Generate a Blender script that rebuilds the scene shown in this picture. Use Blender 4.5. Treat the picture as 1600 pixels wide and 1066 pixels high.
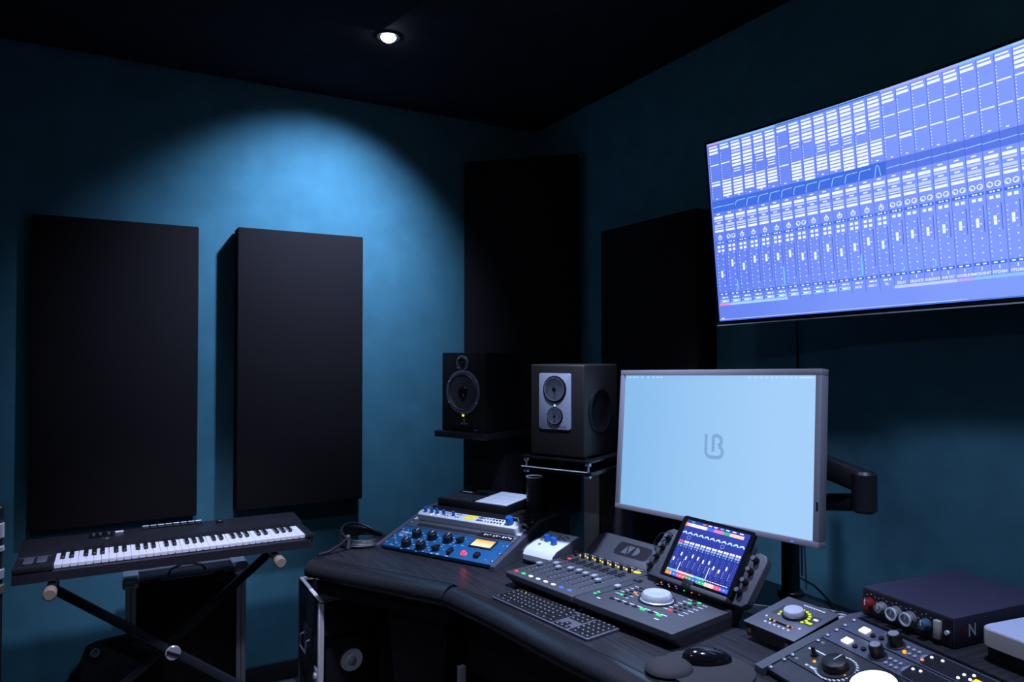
import bpy, bmesh, math, random
from mathutils import Vector, Matrix
random.seed(4)
PI = math.pi
for o in list(bpy.data.objects): bpy.data.objects.remove(o)
S = bpy.context.scene
COL = S.collection

# ------------------------------------------------------------ camera
FPX = 1120.0
cam_d = bpy.data.cameras.new('camera'); cam = bpy.data.objects.new('camera', cam_d); COL.objects.link(cam)
cam_d.sensor_width = 36.0; cam_d.lens = 36.0 * FPX / 1600.0; cam_d.clip_start = 0.02
cam.location = (0, 0, 1.53)
cam.rotation_euler = (PI / 2 + math.atan(20 / 1120), 0, -math.radians(29.25))
S.camera = cam

# ------------------------------------------------------------ world, exposure
w = bpy.data.worlds.new('world'); S.world = w; w.use_nodes = True
bg = w.node_tree.nodes['Background']; bg.inputs[0].default_value = (0.55, 0.66, 1.0, 1); bg.inputs[1].default_value = 0.014
S.view_settings.view_transform = 'Standard'; S.view_settings.look = 'None'
S.view_settings.gamma = 1; S.view_settings.use_curve_mapping = False
S.view_settings.exposure = 0.0

# ------------------------------------------------------------ lamps (fixtures are built round them below)
def spot(name, loc, target, power, size, blend, color, rad=0.04):
    d = bpy.data.lights.new(name, 'SPOT'); d.energy = power; d.spot_size = size; d.spot_blend = blend
    d.color = color; d.shadow_soft_size = rad
    o = bpy.data.objects.new(name, d); COL.objects.link(o); o.location = loc
    o.rotation_euler = (Vector(target) - Vector(loc)).to_track_quat('-Z', 'Y').to_euler()
    return o
CZ = 2.80
COOL = (0.50, 0.68, 1.0)
LAMPS = [
    ((0.958, 2.722, CZ), (0.86, 3.35, 2.04), 215, 1.62, 1.0, (0.46, 0.62, 1.0)),
    ((0.30, 2.05, CZ), (0.25, 2.76, 0.8), 260, 0.84, 1.0, (0.62, 0.66, 1.0)),
    ((1.20, 1.75, CZ), (1.36, 2.00, 0.8), 330, 1.08, 1.0, (0.54, 0.64, 1.0)),
    ((1.45, 0.75, CZ), (1.60, 1.10, 0.8), 130, 1.10, 1.0, (0.54, 0.62, 1.0)),  # unseen lamp, added as extra light on the right side
    ((-0.40, 1.25, CZ), (0.75, 1.85, 0.2), 27, 1.90, 1.0, (0.52, 0.68, 1.0)),
]

# ------------------------------------------------------------ materials
def srgb(r, g, b):
    f = lambda c: (c / 255 / 12.92) if c / 255 <= .04045 else ((c / 255 + .055) / 1.055) ** 2.4
    return (f(r), f(g), f(b))
MATS = {}
def mat(name, col, rough=.5, metal=0, emit=None, st=1.0, spec=.5, var=0, scale=60, bump=0, bscale=400, coat=0, small=True, alpha=None):
    if name in MATS: return MATS[name]
    m = bpy.data.materials.new(name); m.use_nodes = True; nt = m.node_tree
    b = nt.nodes['Principled BSDF']
    b.inputs['Base Color'].default_value = (*col, 1); b.inputs['Roughness'].default_value = rough
    b.inputs['Metallic'].default_value = metal; b.inputs['Specular IOR Level'].default_value = spec
    if coat: b.inputs['Coat Weight'].default_value = coat; b.inputs['Coat Roughness'].default_value = .15
    tc = nt.nodes.new('ShaderNodeTexCoord')
    if var:
        n = nt.nodes.new('ShaderNodeTexNoise'); n.inputs['Scale'].default_value = scale; n.inputs['Detail'].default_value = 4
        nt.links.new(tc.outputs['Object'], n.inputs['Vector'])
        r = nt.nodes.new('ShaderNodeValToRGB')
        r.color_ramp.elements[0].position = .3; r.color_ramp.elements[1].position = .7
        r.color_ramp.elements[0].color = (*[c * (1 - var) for c in col], 1)
        r.color_ramp.elements[1].color = (*[min(1, c * (1 + var)) for c in col], 1)
        nt.links.new(n.outputs['Fac'], r.inputs['Fac']); nt.links.new(r.outputs['Color'], b.inputs['Base Color'])
    if bump:
        n = nt.nodes.new('ShaderNodeTexNoise'); n.inputs['Scale'].default_value = bscale
        nt.links.new(tc.outputs['Object'], n.inputs['Vector'])
        bp = nt.nodes.new('ShaderNodeBump'); bp.inputs['Strength'].default_value = bump; bp.inputs['Distance'].default_value = .002
        nt.links.new(n.outputs['Fac'], bp.inputs['Height']); nt.links.new(bp.outputs['Normal'], b.inputs['Normal'])
    if emit:
        b.inputs['Emission Color'].default_value = (*emit, 1); b.inputs['Emission Strength'].default_value = st
        if small: m.cycles.emission_sampling = 'NONE'
    MATS[name] = m
    return m
def glow(name, rgb, st=1.0, small=True): return mat(name, (.01, .01, .01), .35, emit=srgb(*rgb), st=st, small=small)
def wood(name, c1, c2, rough):
    m = mat(name, c1, rough, spec=.5); nt = m.node_tree; b = nt.nodes['Principled BSDF']
    tc = nt.nodes.new('ShaderNodeTexCoord'); mp = nt.nodes.new('ShaderNodeMapping'); mp.inputs['Scale'].default_value = (60, 3, 20)
    mp.inputs['Rotation'].default_value = (0, 0, -.25)
    n = nt.nodes.new('ShaderNodeTexNoise'); n.inputs['Scale'].default_value = 2.5; n.inputs['Detail'].default_value = 6
    r = nt.nodes.new('ShaderNodeValToRGB'); r.color_ramp.elements[0].position = .38; r.color_ramp.elements[1].position = .65
    r.color_ramp.elements[0].color = (*c1, 1); r.color_ramp.elements[1].color = (*c2, 1)
    nt.links.new(tc.outputs['Object'], mp.inputs[0]); nt.links.new(mp.outputs[0], n.inputs['Vector'])
    nt.links.new(n.outputs['Fac'], r.inputs['Fac']); nt.links.new(r.outputs['Color'], b.inputs['Base Color'])
    bp = nt.nodes.new('ShaderNodeBump'); bp.inputs['Strength'].default_value = .25; bp.inputs['Distance'].default_value = .0006
    nt.links.new(n.outputs['Fac'], bp.inputs['Height']); nt.links.new(bp.outputs['Normal'], b.inputs['Normal'])
    return m
def gradglow(name, c1, c2, axis, lo, hi, st=1.0, noise=.0):
    """screen picture: colour runs from c1 to c2 along one local axis"""
    m = mat(name, (.01, .01, .01), .3, emit=c1, st=st, small=False); nt = m.node_tree; b = nt.nodes['Principled BSDF']
    tc = nt.nodes.new('ShaderNodeTexCoord'); sp = nt.nodes.new('ShaderNodeSeparateXYZ'); nt.links.new(tc.outputs['Object'], sp.inputs[0])
    mr = nt.nodes.new('ShaderNodeMapRange'); mr.inputs[1].default_value = lo; mr.inputs[2].default_value = hi
    nt.links.new(sp.outputs[axis], mr.inputs[0])
    n = nt.nodes.new('ShaderNodeTexNoise'); n.inputs['Scale'].default_value = 3; nt.links.new(tc.outputs['Object'], n.inputs['Vector'])
    ad = nt.nodes.new('ShaderNodeMath'); ad.operation = 'MULTIPLY_ADD'; ad.inputs[1].default_value = noise
    nt.links.new(n.outputs['Fac'], ad.inputs[0]); nt.links.new(mr.outputs[0], ad.inputs[2])
    mx = nt.nodes.new('ShaderNodeMix'); mx.data_type = 'RGBA'; mx.inputs['A'].default_value = (*c1, 1); mx.inputs['B'].default_value = (*c2, 1)
    nt.links.new(ad.outputs[0], mx.inputs['Factor']); nt.links.new(mx.outputs['Result'], b.inputs['Emission Color'])
    return m

m_wall = mat('teal_wall_paint', (.044, .146, .188), .85, var=.10, scale=9, bump=.15, bscale=300, spec=.2)
m_ceil = mat('black_ceiling_paint', (.022, .020, .026), .95, var=.2, scale=12, spec=.1)
m_floor = wood('dark_floor', (.012, .010, .010), (.022, .019, .018), .5)
m_base = mat('dark_baseboard', (.012, .013, .016), .4)
m_fab = mat('black_acoustic_cloth', (.013, .0105, .0115), .97, var=.25, scale=420, bump=.5, bscale=700, spec=.1)
m_desk = wood('black_oak_desk', (.018, .018, .021), (.032, .032, .036), .34)
m_nose = mat('black_padded_edge', (.018, .018, .021), .30, var=.2, scale=120, bump=.02, bscale=250, spec=.7, coat=.6)
m_blk = mat('black_plastic', (.010, .010, .012), .45, var=.1, scale=50)
m_blk2 = mat('satin_black_metal', (.016, .016, .020), .35, var=.15, scale=80)
m_gloss = mat('gloss_black', (.006, .006, .008), .12)
m_vinyl = mat('black_vinyl_cabinet', (.006, .005, .005), .55, bump=.3, bscale=500)
m_cone = mat('dark_cone', (.045, .045, .055), .33)
m_ring = mat('gunmetal_ring', (.22, .23, .29), .38, metal=.6)
m_rub = mat('black_rubber', (.008, .008, .009), .7)
m_pad = mat('mouse_pad_cloth', (.026, .024, .026), .8, bump=.3, bscale=900)
m_alu = mat('aluminium', (.58, .60, .66), .33, metal=.35, var=.08, scale=90)
m_chr = mat('chrome', (.75, .77, .85), .16, metal=.6)
m_case = mat('aluminium_case_edge', (.80, .77, .78), .5, metal=.1, var=.2, scale=300)
m_lam = mat('black_laminate', (.010, .008, .010), .45, var=.3, scale=30)
m_grey = mat('charcoal_console', (.050, .052, .062), .55, var=.18, scale=300, bump=.2, bscale=900)
m_dkgr = mat('dark_grey_panel', (.045, .047, .056), .45, var=.15, scale=200)
m_blgr = mat('slate_panel', (.085, .095, .135), .42, var=.1, scale=200)
m_cheek = mat('grey_console_side', (.075, .077, .095), .42, var=.1, scale=150)
m_gr = mat('mid_grey_metal', (.12, .125, .155), .40, metal=.3, var=.1, scale=200)
m_blue = mat('blue_enamel', (.014, .105, .25), .38, var=.06, scale=120)
m_kblue = mat('blue_knob', (.02, .13, .48), .3)
m_wht = mat('white_panel', (.72, .74, .80), .38)
m_print = mat('white_print', (.80, .85, .95), .6)
m_key = mat('white_key', (.80, .80, .84), .3)
m_bkey = mat('black_key', (.012, .014, .013), .3)
m_cream = mat('cream_plastic', (.50, .48, .44), .5)
m_red = mat('red_knob', (.22, .012, .015), .4)
m_lblue = mat('dusty_blue_knob', (.06, .13, .20), .4)
m_clear = mat('grey_knob', (.22, .23, .24), .3)
m_bez = mat('silver_bezel', (.30, .29, .33), .42, metal=.3)
m_tan = mat('tan_rubber', (.26, .20, .15), .7)
m_navy = mat('navy_metal', (.035, .035, .065), .5, var=.15, scale=300)
m_bag = mat('dark_grey_nylon', (.022, .020, .024), .85, var=.4, scale=60, bump=.5, bscale=120)
m_yel = mat('glowing_yellow_print', (.70, .42, .01), .5, emit=srgb(245, 190, 15), st=1.0)  # emission added to the yellow ovals so they look bright
e_white = glow('led_white', (225, 232, 255), 1.6)
e_blue = glow('led_blue', (70, 110, 255), 1.6)
e_red = glow('led_red', (255, 60, 70), 1.6)
e_green = glow('led_green', (40, 235, 130), 1.5)
e_orange = glow('led_orange', (255, 140, 60), 1.6)
e_amber = glow('led_amber', (255, 170, 20), 1.4)
e_lime = glow('led_lime', (205, 225, 20), 1.3)

# ------------------------------------------------------------ mesh builder
class MB:
    def __init__(s): s.bm = bmesh.new(); s.T = Matrix.Identity(4); s.mi = 0
    def _fin(s, vs, mi):
        fs = set()
        for v in vs:
            for f in v.link_faces: fs.add(f)
        for f in fs: f.material_index = mi
    def box(s, x0, x1, y0, y1, z0, z1, mi=0, bev=0, seg=2, T=None):
        r = bmesh.ops.create_cube(s.bm, size=1)
        vs = r['verts']
        M = (T or Matrix.Identity(4)) @ Matrix.Translation(((x0 + x1) / 2, (y0 + y1) / 2, (z0 + z1) / 2)) @ Matrix.Diagonal((abs(x1 - x0), abs(y1 - y0), abs(z1 - z0), 1))
        bmesh.ops.transform(s.bm, matrix=M, verts=vs)
        s._fin(vs, mi)
        if bev:
            es = list({e for v in vs for e in v.link_edges})
            g = bmesh.ops.bevel(s.bm, geom=es, offset=bev, segments=seg, affect='EDGES', profile=.5)
            for f in g['faces']: f.material_index = mi
        return s
    def lathe(s, prof, c=(0, 0, 0), axis='z', seg=24, mi=0, T=None, smooth=True, sy=1.0):
        """prof: list of (radius, height) from bottom to top, closed onto the axis at both ends"""
        rings = []
        A = {'z': Matrix.Identity(4), 'y': Matrix.Rotation(PI / 2, 4, 'X'), 'x': Matrix.Rotation(PI / 2, 4, 'Y')}[axis]
        M = (T or Matrix.Identity(4)) @ Matrix.Translation(c) @ A
        for r, h in prof:
            if r <= 1e-6: rings.append([s.bm.verts.new(M @ Vector((0, 0, h)))])
            else: rings.append([s.bm.verts.new(M @ Vector((r * math.cos(2 * PI * k / seg), sy * r * math.sin(2 * PI * k / seg), h))) for k in range(seg)])
        fs = []
        for a, b in zip(rings, rings[1:]):
            for k in range(seg):
                k2 = (k + 1) % seg
                q = [a[k % len(a)], a[k2 % len(a)], b[k2 % len(b)], b[k % len(b)]]
                q2 = []
                for v in q:
                    if v not in q2: q2.append(v)
                if len(q2) > 2: fs.append(s.bm.faces.new(q2))
        if len(rings[0]) > 1: fs.append(s.bm.faces.new(rings[0][::-1]))
        if len(rings[-1]) > 1: fs.append(s.bm.faces.new(rings[-1]))
        for f in fs: f.material_index = mi; f.smooth = smooth and len(f.verts) < 5
        return s
    def cyl(s, c, r, h, axis='z', seg=24, mi=0, r2=None, bev=0, T=None):
        r2 = r if r2 is None else r2
        p = [(r, 0), (r2, h)] if not bev else [(r - bev, 0), (r, bev), (r2, h - bev), (r2 - bev, h)]
        return s.lathe([(0, p[0][1])] + p + [(0, p[-1][1])], c, axis, seg, mi, T)
    def prism(s, poly, z0, z1, mi=0, T=None, top=None, bev=0):
        """poly: CCW list of (x, y); top: optional other outline at z1"""
        M = T or Matrix.Identity(4)
        a = [s.bm.verts.new(M @ Vector((x, y, z0))) for x, y in poly]
        b = [s.bm.verts.new(M @ Vector((x, y, z1))) for x, y in (top or poly)]
        n = len(a); fs = [s.bm.faces.new(a[::-1]), s.bm.faces.new(b)]
        for i in range(n): fs.append(s.bm.faces.new([a[i], a[(i + 1) % n], b[(i + 1) % n], b[i]]))
        for f in fs: f.material_index = mi
        if bev:
            es = [e for e in fs[1].edges]
            g = bmesh.ops.bevel(s.bm, geom=es, offset=bev, segments=3, affect='EDGES', profile=.5)
            for f in g['faces']: f.material_index = mi; f.smooth = True
        return s
    def tube(s, pts, r, seg=8, mi=0, closed=False):
        pts = [Vector(p) for p in pts]; n = len(pts); rings = []
        up = Vector((0.13, .21, 1)).normalized()
        for i, p in enumerate(pts):
            if closed: t = pts[(i + 1) % n] - pts[i - 1]
            else: t = pts[min(i + 1, n - 1)] - pts[max(i - 1, 0)]
            t.normalize(); a = t.cross(up)
            if a.length < 1e-3: a = t.cross(Vector((1, 0, 0)))
            a.normalize(); b = t.cross(a)
            rr = r[i] if isinstance(r, (list, tuple)) else r
            rings.append([s.bm.verts.new(p + rr * (a * math.cos(2 * PI * k / seg) + b * math.sin(2 * PI * k / seg))) for k in range(seg)])
        m = n if closed else n - 1
        for i in range(m):
            A, B = rings[i], rings[(i + 1) % n]
            for k in range(seg):
                f = s.bm.faces.new([A[k], A[(k + 1) % seg], B[(k + 1) % seg], B[k]]); f.smooth = True; f.material_index = mi
        if not closed:
            for q in (rings[0][::-1], rings[-1]):
                f = s.bm.faces.new(q); f.material_index = mi
        return s
    def sweep(s, path, prof, mi=0):
        """open horizontal path [(x,y)], closed profile [(offset to the left of travel, z)]"""
        P = [Vector(p) for p in path]; rings = []
        for i, p in enumerate(P):
            d1 = (P[i] - P[i - 1]).normalized() if i else None
            d2 = (P[i + 1] - P[i]).normalized() if i < len(P) - 1 else None
            d1 = d1 or d2; d2 = d2 or d1
            n1 = Vector((-d1.y, d1.x)); n2 = Vector((-d2.y, d2.x)); m = (n1 + n2).normalized(); k = 1 / max(.5, m.dot(n1))
            rings.append([s.bm.verts.new((p.x + m.x * k * o, p.y + m.y * k * o, z)) for o, z in prof])
        L = len(prof)
        for A, B in zip(rings, rings[1:]):
            for k in range(L):
                f = s.bm.faces.new([A[k], A[(k + 1) % L], B[(k + 1) % L], B[k]]); f.material_index = mi; f.smooth = True
        s.bm.faces.new(rings[0][::-1]).material_index = mi; s.bm.faces.new(rings[-1]).material_index = mi
        return s
    def quad(s, fn, x0, x1, y0, y1, mi=0):
        vs = [s.bm.verts.new(fn(*p)) for p in ((x0, y0), (x1, y0), (x1, y1), (x0, y1))]
        s.bm.faces.new(vs).material_index = mi
        return s
    def text(s, st, fn, x, y, h, mi=0, align='CENTER', sx=1.0, flip=False):
        vs, fs = textmesh(st, align)
        nv = [s.bm.verts.new(fn(x + v[0] * h * sx, y + (-v[1] if flip else v[1]) * h)) for v in vs]
        for f in fs:
            try: s.bm.faces.new([nv[i] for i in f]).material_index = mi
            except ValueError: pass
        return s
    def build(s, name, mats, parent=None):
        me = bpy.data.meshes.new(name)
        bmesh.ops.recalc_face_normals(s.bm, faces=s.bm.faces) if getattr(s, 'recalc', True) else None
        s.bm.to_mesh(me); s.bm.free()
        me.set_sharp_from_angle(angle=math.radians(38))
        for m in (mats if isinstance(mats, (list, tuple)) else [mats]): me.materials.append(m)
        o = bpy.data.objects.new(name, me); COL.objects.link(o); o.parent = parent
        return o
_tc = {}
def textmesh(st, align):
    if (st, align) in _tc: return _tc[(st, align)]
    cu = bpy.data.curves.new('t', 'FONT'); cu.body = st; cu.align_x = align; cu.align_y = 'CENTER'; cu.resolution_u = 2; cu.offset = .018
    o = bpy.data.objects.new('t', cu); COL.objects.link(o)
    dg = bpy.context.evaluated_depsgraph_get(); me = bpy.data.meshes.new_from_object(o.evaluated_get(dg))
    r = ([tuple(v.co) for v in me.vertices], [tuple(p.vertices) for p in me.polygons])
    bpy.data.objects.remove(o); bpy.data.curves.remove(cu); bpy.data.meshes.remove(me)
    _tc[(st, align)] = r
    return r
def thing(name, label, cat, loc=(0, 0, 0), rot=(0, 0, 0), group=None, M=None):
    o = bpy.data.objects.new(name, None); COL.objects.link(o); o.empty_display_size = .05
    if M is not None: o.matrix_world = Matrix.Translation(loc) @ M.to_4x4()
    else: o.location = loc; o.rotation_euler = rot
    o['label'] = label; o['category'] = cat
    if group: o['group'] = group
    return o
def tag(o, label, cat, group=None):
    o['label'] = label; o['category'] = cat
    if group: o['group'] = group
    return o
def struct(name, mb, m):
    o = mb.build(name, m); o['kind'] = 'structure'; return o
def place(o, loc, M=None, rot=None):
    if M is not None: o.matrix_world = Matrix.Translation(loc) @ M.to_4x4()
    else:
        o.location = loc
        if rot: o.rotation_euler = rot
    return o
def upright(yaw, pit=0, roll=0):   # X along the width, Y away from the viewer, Z up (pit tilts it)
    return Matrix.Rotation(yaw, 3, 'Z') @ Matrix.Rotation(pit, 3, 'X') @ Matrix.Rotation(roll, 3, 'Y')
def rrect(x0, x1, y0, y1, r, n=5):
    out = []
    for cx, cy, a0 in ((x1 - r, y0 + r, -PI / 2), (x1 - r, y1 - r, 0), (x0 + r, y1 - r, PI / 2), (x0 + r, y0 + r, PI)):
        for k in range(n + 1):
            a = a0 + PI / 2 * k / n; out.append((cx + r * math.cos(a), cy + r * math.sin(a)))
    return out
TOY = Matrix.Rotation(PI / 2, 4, 'X')   # prism drawn in x,z and pushed out towards -y

# ------------------------------------------------------------ room shell
WX, WY = 2.12, 3.50
struct('wall_left', MB().box(-2.6, WX + .1, WY, WY + .1, 0, CZ), m_wall)
struct('wall_right', MB().box(WX, WX + .1, -1.2, WY, 0, CZ), m_wall)
struct('floor', MB().box(-2.6, WX + .1, -1.2, WY + .1, -.08, 0), m_floor)
struct('ceiling', MB().box(-2.6, WX + .1, -1.2, WY + .1, CZ, CZ + .1), m_ceil)
struct('baseboard_left', MB().box(-2.6, WX, WY - .016, WY, 0, .085, bev=.004), m_base)
struct('baseboard_right', MB().box(WX - .016, WX, -1.2, WY - .016, 0, .085, bev=.004), m_base)
# dark cloud hung under the ceiling, its corner next to the lit lamp
cd = Vector((.21, -.98)).normalized()
c0 = Vector((.884, 2.62)); c1 = c0 + cd * 3.4
struct('trim_1', MB().prism([(-2.2, 2.62), (-2.2, c1.y), (c1.x, c1.y), (c0.x, c0.y)], 2.76, 2.797), m_ceil)

# ------------------------------------------------------------ ceiling lamps
e_lamp = mat('lamp_disc', (.8, .8, .8), .5, emit=(.75, .85, 1), st=40, small=False)
for i, (loc, tgt, P, sz, bl, colr) in enumerate(LAMPS):
    lab = ['small round ceiling spotlight glowing white above the left wall', 'round ceiling spotlight out of frame above the piano keyboard',
           'round ceiling spotlight out of frame above the mixing surface', 'added, unseen ceiling spotlight out of frame above the right rack', 'round ceiling spotlight out of frame, farthest from the desk'][i]
    zc = CZ if i in (0, 2, 3) else 2.76
    t = thing('ceiling_spotlight', lab, 'ceiling light', (loc[0], loc[1], zc), group='ceiling spotlights')
    MB().lathe([(.034, -.006), (.046, -.006), (.050, 0), (.034, 0), (.034, -.006)], seg=28).build('trim_ring', m_blk, t)
    MB().lathe([(0, -.024), (.014, -.022), (.025, -.015), (.032, -.004), (.032, 0), (0, 0)], seg=24).build('lens', e_lamp, t)
    sp = spot('lamp_light', (loc[0], loc[1], zc - .04), tgt, P, sz, bl, colr, .034 if i == 0 else .08); sp.parent = t
    sp.location = (0, 0, -.04)

# ------------------------------------------------------------ acoustic panels
def panel(label, loc, yaw, w_, h, d):
    """front face centred on local origin, body goes back along +y"""
    t = thing('acoustic_panel', label, 'acoustic panel', loc, (0, 0, yaw), 'cloth covered acoustic panels')
    MB().box(-w_ / 2, w_ / 2, 0, d - .012, 0, h, bev=.006).build('cloth_cover', m_fab, t)
    MB().box(-w_ / 2 + .03, w_ / 2 - .03, d - .0118, d, .03, h - .03).build('back_frame', m_blk, t)
    return t
panel('leftmost tall black acoustic panel on the teal wall above the piano keyboard', (.029, WY - .034, .812), 0, .622, 1.285, .034)
panel('black acoustic panel second from left on the teal wall, between keyboard and corner', (.780, WY - .115, .83), 0, .575, 1.268, .115)
panel('tallest black acoustic panel set diagonally across the room corner', ((1.64 + 2.07) / 2, (3.45 + 3.02) / 2, .76), -PI / 4, .612, 1.795, .05)
panel('black acoustic panel on the right wall, left of the television', (2.005, 2.413, .89), -PI / 2, .628, 1.215, .115)

# ------------------------------------------------------------ desk
DZ = .75
tip = (.657, 2.711); cor = (.961, 2.192)
front = [(.961, 2.192), (.99, 2.03), (1.012, 1.881), (1.038, 1.64), (1.066, 1.453), (1.082, 1.30), (1.083, 1.10), (1.05, .80), (.99, .45), (.92, .15)]
desk = thing('studio_desk', 'large black angled studio desk with a padded front edge', 'desk', (0, 0, 0))
def offs(path, d):
    P = [Vector(p) for p in path]; out = []
    for i, p in enumerate(P):
        a = (P[i] - P[i - 1]).normalized() if i else (P[1] - P[0]).normalized()
        b = (P[i + 1] - P[i]).normalized() if i < len(P) - 1 else a
        n = (Vector((-a.y, a.x)) + Vector((-b.y, b.x))).normalized()
        out.append((p.x + n.x * d, p.y + n.y * d))
    return out
NW = .068
fi = offs(front, NW); li = offs([tip, cor], NW)
prof = [(NW, DZ - .001), (.050, DZ + .000), (.040, DZ - .0008), (.031, DZ - .0035), (.0225, DZ - .0072), (.014, DZ - .0118), (.007, DZ - .0175), (.0025, DZ - .025), (0, DZ - .036), (.004, DZ - .052), (.016, DZ - .062), (.04, DZ - .066), (NW, DZ - .066)]
nl = MB().sweep([(.640, 2.74), tip, (.9605, 2.1925)], prof).build('padded_edge', m_nose, desk)
nc = MB().sweep([(.9615, 2.190)] + front[1:], prof).build('padded_edge', m_nose, desk)
top = [li[0], (li[1][0], li[1][1])] + fi[1:] + [(1.98, .15), (1.98, 1.88), (1.68, 2.03), (1.60, 2.14), (1.56, 2.30), (1.68, 2.56), (1.42, 3.01), (1.06, 3.02), (.90, 2.93), (.74, 2.84)]
MB().prism(top, DZ - .035, DZ).build('desktop', m_desk, desk)
MB().prism([(.93, 2.44), (1.00, 2.262), (1.36, 2.38), (1.18, 2.70), (1.06, 2.62)], .0, DZ - .036,
           top=[(.864, 2.48), (.997, 2.249), (1.36, 2.38), (1.18, 2.70), (.98, 2.60)]).build('pedestal', m_lam, desk)
fa = offs(front, .11); fb = offs(front, .13)
MB().prism(fa[:8] + fb[:8][::-1], .46, DZ - .036).build('fascia', m_lam, desk)
fl = offs([tip, cor], .035); fl2 = offs([tip, cor], .055)
MB().prism(fl + fl2[::-1], .628, DZ - .060).build('fascia', m_lam, desk)
MB().prism([(1.25, .25), (1.9, .25), (1.9, 1.15), (1.32, 1.15)], 0, DZ - .036).build('pedestal', m_lam, desk)
MB().box(1.000, 1.024, 2.135, 2.155, 0, .508, bev=.002).build('leg', m_cream, desk)

# ---- left sloped rack console
LRo = Vector((.9505, 2.7687, .765)); LRy = -1.0744; LRs = .2984
U = .0527
def lr(name, label, cat, x, y, zoff=0.0, group=None):
    M = Matrix.Rotation(LRy, 3, 'Z') @ Matrix.Rotation(LRs, 3, 'X')
    return thing(name, label, cat, LRo + M @ Vector((x, y, zoff)), group=group, M=M)
def console(label, org, yaw, slope, W, L, plat, hbase, left=.022, right=.022):
    """sloped rack console: two cheeks, a platform behind and above the slope. local X width, Y horizontally away"""
    t = thing('rack_console', label, 'rack console', (org[0], org[1], DZ), (0, 0, yaw))
    dy = L * math.cos(slope); dz = L * math.sin(slope); h0 = org[2] - DZ
    for x0, x1 in ((-left, -.002), (W + .002, W + right)):
        T = Matrix(((0, 0, 1, 0), (1, 0, 0, 0), (0, 1, 0, 0), (0, 0, 0, 1)))
        MB().prism([(-.012, .001), (dy + plat, .001), (dy + plat, h0 + dz), (dy + .004, h0 + dz), (-.012, h0 + .002)], x0, x1, T=T).build('cheek', m_cheek, t)
    MB().box(-.002, W + .002, dy + .012, dy + plat, h0 + dz - .018, h0 + dz, bev=.001).build('shelf_top', m_desk, t)
    MB().box(-.002, W + .002, dy + plat - .016, dy + plat, .001, h0 + dz - .018).build('back_panel', m_lam, t)
    return t
console('black sloped rack console on the left of the desk holding the blue unit', LRo, LRy, LRs, .5303, .335, .245, 0)

def screw(par, x, y, z=0, r=.0055, m=None):
    MB().lathe([(0, z), (r, z), (r, z + .003), (r * .6, z + .005), (0, z + .0055)], (x, y, 0), seg=12).build('screw', m or m_ring, par)
def knob(par, x, y, r, h, m=None, name='knob', cap=None, point=None, z=0, skirt=0, seg=20, mark=None):
    b = MB()
    pr = [(0, z), (r + skirt, z), (r + skirt, z + .002)] if skirt else [(0, z)]
    b.lathe(pr + [(r, z + .003), (r * .93, z + h - .0015), (r * .86, z + h), (0, z + h)], (x, y, 0), seg=seg)
    k = b.build(name, m or m_blk, par)
    if cap: MB().cyl((x, y, z + h + .0001), r * .72, .0012, seg=seg).build('cap', cap, k)
    if mark: MB().box(x - .0012, x + .0012, y, y + r * .85, z + h, z + h + .0012).build('pointer', mark, k)
    return k
def led(par, x, y, m, r=.0035, z=0, name='indicator_light', sy=1):
    return MB().lathe([(0, z), (r, z), (r * .8, z + .002), (0, z + .003)], (x, y, 0), seg=12, sy=sy).build(name, m, par)
def flat(z=0.0012): return lambda x, y: Vector((x, y, z))

# blue 3U unit
b = lr('rack_equalizer', 'bright blue rack unit with black knobs and a lit amber meter', 'audio processor', 0, 0)
MB().box(.002, .528, .002, .156, -.011, .003, bev=.001).build('faceplate', m_blue, b)
for x in (.075, .155, .235, .31):   pass
for i, (x, y) in enumerate(((.112, .100), (.188, .103), (.266, .103), (.113, .030), (.187, .030))):
    k = knob(b, x, y - .004, .0205, .026, m_blk, mark=m_print, z=.003)
for x, y in ((.320, .107), (.258, .030)):   # pointer knobs
    k = MB(); k.lathe([(0, .003), (.013, .003), (.012, .02), (0, .02)], (x, y, 0)); k.box(x - .005, x + .005, y - .018, y + .018, .012, .024, bev=.003, T=Matrix.Translation((x, y, 0)) @ Matrix.Rotation(-.7, 4, 'Z') @ Matrix.Translation((-x, -y, 0)))
    k.build('pointer_knob', m_blk, b)
MB().box(.319, .333, .012, .045, .003, .020, bev=.003).build('pointer_knob', m_blk, b)
MB().cyl((.058, .026, .003), .006, .004).cyl((.058, .026, .006), .003, .022, r2=.005).build('toggle_switch', m_chr, b)
k = MB().lathe([(0, .003), (.011, .003), (.011, .008), (.009, .014), (.005, .017), (0, .018)], (.386, .034, 0)).build('jewel_lamp', mat('red_jewel', (.3, .02, .03), .2, emit=srgb(255, 30, 50), st=4.0, small=False), b)
MB().cyl((.386, .034, .0031), .013, .004).build('bezel_ring', m_chr, k)
mt = MB().box(.368, .472, .086, .148, .003, .007, bev=.002).build('meter_frame', m_blk, b)
MB().quad(flat(.0075), .375, .465, .094, .140).build('meter_face', gradglow('amber_meter', srgb(255, 242, 205), srgb(255, 165, 55), 1, .108, .142, 1.2, .15), mt)
MB().box(.4345, .4555, .024, .048, .003, .016, bev=.002).build('square_knob', m_blk, b)
pr = MB()
pr.text('TUBE-TECH', flat(.0036), .016, .108, .017, align='LEFT'); pr.quad(flat(.0036), .018, .046, .0905, .0935); pr.quad(flat(.0036), .050, .062, .0895, .092); pr.quad(flat(.0036), .026, .050, .080, .083)
random.seed(3)
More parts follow.
